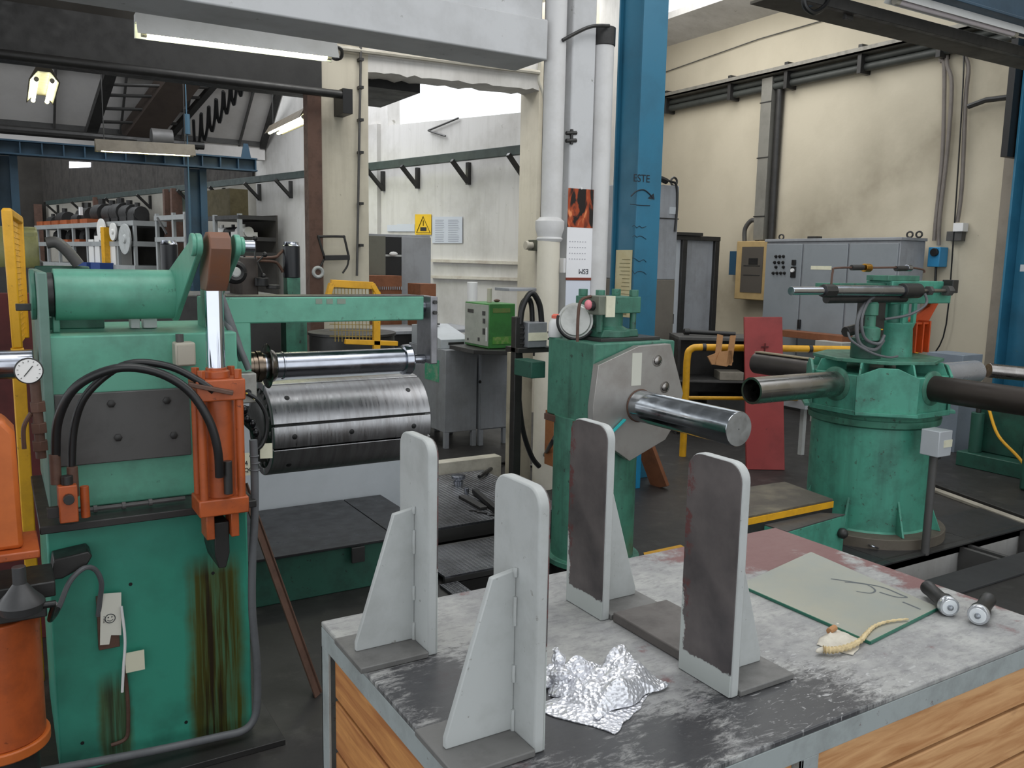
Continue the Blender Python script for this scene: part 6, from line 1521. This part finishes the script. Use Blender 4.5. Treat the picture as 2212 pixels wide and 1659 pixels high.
B().prism([skp(sa, 0, .12), skp(sb, 0, .12), skp(sb, 0, .1), skp(sa, 0, .1)], (0, 0, zs[0])).obj('back_sheet', DWALL, t, 0)
IT = [0]
def item(px, py, w_, h_, mat, name, label, cat, group=None, off=None, shape='box', z=None):
    p = rk(px, py, off if off is not None else RO-.15); zz = p.z if z is None else z
    b = B()
    if shape == 'box':
        b.prism([Vector((p.x, p.y, zz))+SKD*a*w_+SKN*c for a, c in ((-.5, 0), (.5, 0), (.5, -min(.3, w_)), (-.5, -min(.3, w_)))], (0, 0, h_))
    elif shape == 'disc': b.lathe(Vector((p.x, p.y, zz+h_/2)), SKN, [(0, h_/2), (.03, h_/2), (.032, h_*.4), (.02, h_*.16), (.05, h_*.12)], 24)
    elif shape == 'lump':
        random.seed(IT[0]+int(px)); c = Vector((p.x, p.y, zz+h_*.4))-SKN*.2
        b.cyl(c-SKD*w_*.45, c+SKD*w_*.35, h_*.4, 12).cyl(c+SKD*w_*.35, c+SKD*w_*.5, h_*.22, 10)
        b.prism([Vector((c.x, c.y, zz))+SKD*a*w_+SKN*c_ for a, c_ in ((-.4, .15), (.3, .15), (.3, -.15), (-.4, -.15))], (0, 0, h_*.4))
        b.cyl(c+Vector((0, 0, h_*.25)), c+Vector((0, 0, h_*.6)), h_*.14, 8)
    IT[0] += 1
    return tag(b.obj(name, mat, None, 0), label, cat, group)
zt0 = zs[0]+.021
for px, w_, h_ in ((95, .5, .3), (120, .6, .4), (150, .5, .32), (200, .55, .5), (222, .5, .45), (240, .5, .48), (258, .5, .42), (275, .45, .36)):
    item(px, 470, w_, h_, paint('black_castings', '#201f1f', '#0d0c0c', .5, 3, .6, bump=0), 'machine_casting', 'dark machine castings heaped along the top of the long rack', 'casting', 'castings on the top of the rack', shape='lump', z=zt0+(.0 if px < 190 else .02), off=RO-.3)
item(170, 470, .75, .5, DARKM, 'motor_casting', 'tallest black motor casting with a white tag on the long rack', 'casting', shape='lump', z=zt0, off=RO-.45)
item(171, 455, .06, .16, WHITE, 'white_tag', 'white tag on the tallest black casting', 'tag', z=zrk(462), off=RO-.02)
for px in (85, 102, 118, 137, 160, 180):
    item(px, 482, .42, .09, paint('orange_crate', '#9c4f24', '#4a2413', .5, 3, .6, bump=0), 'parts_crate', 'flat orange crates along the front of the rack top', 'crate', 'orange crates on the rack top', z=zt0, off=RO-.04)
for px in (112, 140, 170, 201, 234): item(px, 515, .36, .35, paint('black_castings', '#201f1f'), 'machine_part', 'dark machine parts filling the upper pigeonholes of the rack', 'machine part', 'parts in the pigeonholes', shape='lump', z=zs[1]+.021)
for px in (140, 165): item(px, 515, .34, .05, paint('orange_crate', '#9c4f24'), 'parts_tray', 'low orange trays in the upper pigeonholes', 'tray', 'orange trays in the pigeonholes', z=zs[1]+.021, off=RO-.02)
CREAMP = plain('off_white_parts', '#d9d8d4', .6)
for i, (px, py, h_) in enumerate(((222, 521, .42), (247, 517, .33), (273, 545, .55))):
    item(px, py, .2, h_, CREAMP if i < 2 else LGREY, 'flange_disc', ('larger white disc leaning in the rack', 'smaller white disc leaning in the rack', 'grey disc leaning against the end of the rack')[i], 'disc', shape='disc', z=zs[1]+.03 if i < 2 else zrk(548), off=RO+.05)
item(198, 562, .28, .48, CREAMP, 'white_sack', 'left white sack in the lower pigeonholes', 'sack', z=zs[2]+.021, off=RO)
item(211, 562, .26, .55, CREAMP, 'white_sack', 'taller white sack in the lower pigeonholes', 'sack', z=zs[2]+.021, off=RO)
item(224, 570, .18, .7, YELLOW, 'yellow_carton', 'narrow yellow carton beside the white sacks', 'carton', z=zs[2]+.021, off=RO+.1)
item(243, 560, .34, .42, CREAMP, 'white_box', 'white box right of the narrow yellow carton', 'box', z=zs[2]+.021, off=RO)
for i, px in enumerate((178, 206)): item(px, 580, .5, .16, plain('blue_bin_plastic', '#22407c', .5), 'blue_bin', ('left blue parts bin at the foot of the rack', 'right blue parts bin at the foot of the rack')[i], 'bin', z=zrk(584), off=RO+.25)
t = thing('storage_rack', 'open grey shelf rack with a diagonal brace beside the black barrel', 'rack', rk(365, 600))
za = zrk(466, 365); zb_ = zrk(514, 365)
for px in (337, 373, 398): up_post(px, za+.06, t, .8)
s1_, s2_ = s_of(rk(400, 500, .8)), s_of(rk(335, 500, .8))
for z in (za, zb_, .6): B().prism([skp(s1_, z-.06, .81), skp(s2_, z-.06, .81), skp(s2_, z-.06, .3), skp(s1_, z-.06, .3)], (0, 0, .08)).obj('shelf', MC['rack_grey'], t, 0)
a, e = rk(340, 470, .82), rk(360, 505, .82); B().bar(a, e, .03, .03).obj('brace', GREYP, t, 0)
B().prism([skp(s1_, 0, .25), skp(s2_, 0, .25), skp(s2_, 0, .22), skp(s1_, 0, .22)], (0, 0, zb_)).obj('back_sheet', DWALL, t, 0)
t = thing('storage_rack', 'dark laden shelf rack right of the blue gantry post', 'rack', rk(485, 600))
for px in (462, 515): up_post(px, zrk(462, 470), t, .8)
s1_, s2_ = s_of(rk(518, 500, .8)), s_of(rk(440, 500, .8))
for py in (466, 512, 545): z = zrk(py, 480); B().prism([skp(s1_, z-.05, .8), skp(s2_, z-.05, .8), skp(s2_, z-.05, .2), skp(s1_, z-.05, .2)], (0, 0, .06)).obj('shelf', DARKM, t, 0)
B().prism([skp(s1_, 0, .2), skp(s2_, 0, .2), skp(s2_, 0, .17), skp(s1_, 0, .17)], (0, 0, zrk(462, 470))).obj('back_sheet', DWALL, t, 0)
item(472, 464, .8, .42, paint('olive_crate', '#4a4228', '#25200f', .6, 4, .8), 'olive_crate', 'olive brown crate on top of the dark rack', 'crate', z=zrk(465, 480), off=.7)
for i, px in enumerate((455, 478, 500)): item(px, 508, .4, .2, (CREAMP, BLACK, CREAMP)[i], 'rack_bundle', ('pale bundle on the dark rack, left', 'black bundle in the middle of the dark rack', 'pale bundle on the dark rack, right')[i], 'bundle', z=zrk(511, 480), off=.75, shape='lump')
p = rk(390, 430, .1); tag(B().cyl((p.x, p.y, 2.2), (p.x, p.y, 2.75), .14, 16).obj('wall_cylinder', paint('pale_green_metal', '#7f8d84', '#4c554f', .5, 4, .5)), 'pale green cylinder on the wall left of the gantry post', 'cylinder')
# barrels, lathe and other machines between rack and front machine
def barrel(px0, px1, py0, py1, Y, label):
    a, e = at(px0, py0, Y=Y), at(px1, py1, Y=Y); r_ = (e.x-a.x)/2; cx = (a.x+e.x)/2
    t = thing('motor_barrel', label, 'motor', (cx, Y, e.z))
    B().cyl((cx, Y, e.z), (cx, Y, a.z-.03), r_, 28).obj('barrel', plain('black_motor_paint', '#1b1d23', .35), t, .004)
    B().lathe((cx, Y, a.z-.03), (0, 0, 1), [(0, r_), (.01, r_*.9), (.03, r_*.85), (.03, .02)], 28).obj('top_cap', SHAFT, t, 0)
    return t, cx, e.z, r_
t, cx, z, r_ = barrel(611, 648, 522, 600, 6.4, 'black motor with shiny top on a green foot, left of the rusty door post')
B().box((cx-.05, cx+.05), (6.35, 6.45), (1.2, z)).obj('foot', GREEN2, t, .003)
B().box((cx-.08, cx+.08), (6.3, 6.5), (0, 1.2)).obj('pedestal', GREEN2, t, .003)
B().tube(P3([(611, 540), (604, 548), (590, 556), (530, 556)], 6.4), .011, 8).obj('pipe', RUST, t, 0)
B().tube(P3([(611, 588), (604, 575), (590, 565), (535, 563)], 6.4), .011, 8).obj('pipe', RUST, t, 0)
t, cx, z, r_ = barrel(345, 386, 519, 590, 7.4, 'black motor behind the green lever arm')
B().cyl((cx, 7.4, 0), (cx, 7.4, z), r_*1.05, 24).obj('pedestal', DARKM, t, .003)
t = thing('old_lathe', 'dark machine tool with levers and black hand wheel behind the green machine', 'lathe', (1.2, 6.5, 0))
a, e = at(160, 603, Y=6.6), at(598, 636, Y=6.3)
B().box((a.x, e.x), (6.2, 6.9), (0, 1.33)).obj('bed', DARKM, t, .01)
b = B()
for i in range(26): x = ip(i/25, at(430, 630, Y=6.2).x, at(600, 630, Y=6.2).x); b.box((x-.012, x+.012), (6.19, 6.2), (1.29, 1.33))
b.obj('rack_teeth', GREYP, t, 0)['kind'] = 'stuff'
q = at(508, 588, Y=6.1); hw = B().torus(q, (0, 1, 0), .055, .028, 28).obj('hand_wheel', BLACK, t, 0)
B().cyl(q+Vector((0, -.03, 0)), q+Vector((0, .1, 0)), .028, 16).obj('wheel_hub', LGREY, hw, .002)
B().torus(q-Vector((0, .02, 0)), (0, 1, 0), .03, .006, 20).obj('hub_ring', LGREY, hw, 0)
a, e = at(515, 555, Y=6.3), at(555, 640, Y=6.3); B().box((a.x, e.x), (6.25, 6.6), (1.2, a.z)).obj('headstock', paint('brown_black_machine', '#3b322d', '#191513', .6, 6, .5), t, .01)
for l in ([(551, 560), (551, 515)], [(556, 566), (572, 550)], [(556, 566), (569, 596)]):
    p0, p1 = P3(l, 6.2); lv = B().cyl(p0, p1, .007, 8).obj('lever', DARKM, t, 0); B().sph(p1, .02, (1, 1, 1), 10).obj('lever_knob', BLACK, lv, 0)
B().cyl(at(565, 600, Y=6.2)-Vector((0, 0, .06)), at(565, 600, Y=6.2), .05, 14).obj('tool_post', BLACK, t, .004)
B().cyl(at(590, 615, Y=6.2)-Vector((0, 0, .03)), at(590, 615, Y=6.2), .05, 14).obj('chuck', DARKM, t, .004)
t = thing('olive_machine', 'dirty yellow green machine head with a grey spout at far left', 'machine', (.1, 6.2, 0))
a, e = at(-40, 500, Y=6.), at(98, 640, Y=6.)
OLIVE = paint('dirty_olive_paint', '#7a7a4c', '#2c2a1a', .7, 5, .5, spots=.6)
B().box((-.6, e.x), (6.0, 6.6), (0, a.z-.16)).obj('body', DARKM, t, .02)
B().cyl((-.6, 6.15, a.z-.13), (e.x-.02, 6.15, a.z-.13), .17, 28).obj('drum_head', OLIVE, t, .01)
B().box((e.x-.16, e.x-.02), (6.02, 6.4), (a.z-.3, a.z+.02)).obj('head_cover', OLIVE, t, .02)
B().tube([at(100, 525, Y=5.95), at(122, 524, Y=5.95), at(145, 542, Y=5.95), at(170, 572, Y=5.95)], .035, 14).obj('spout', GREYP, t, 0)
B().box((e.x-.05, e.x+.25), (5.95, 6.2), (1.25, at(150, 575, Y=5.95).z)).obj('dark_block', DGREEN, t, .01)
q = at(250, 600, Y=6.0)
tag(B().cyl((q.x-.1, 6.3, 1.36), (q.x+.02, 6.3, 1.36), .03, 12).obj('brass_scrap', steel('brass', '#b98a3c')), 'brass coloured scrap on the dark machine bed', 'scrap')
tag(B().box((.9, 1.25), (6.95, 7.2), (0, 1.48)).obj('brown_tool_box', RUST), 'rust brown box beside the black motor', 'box')
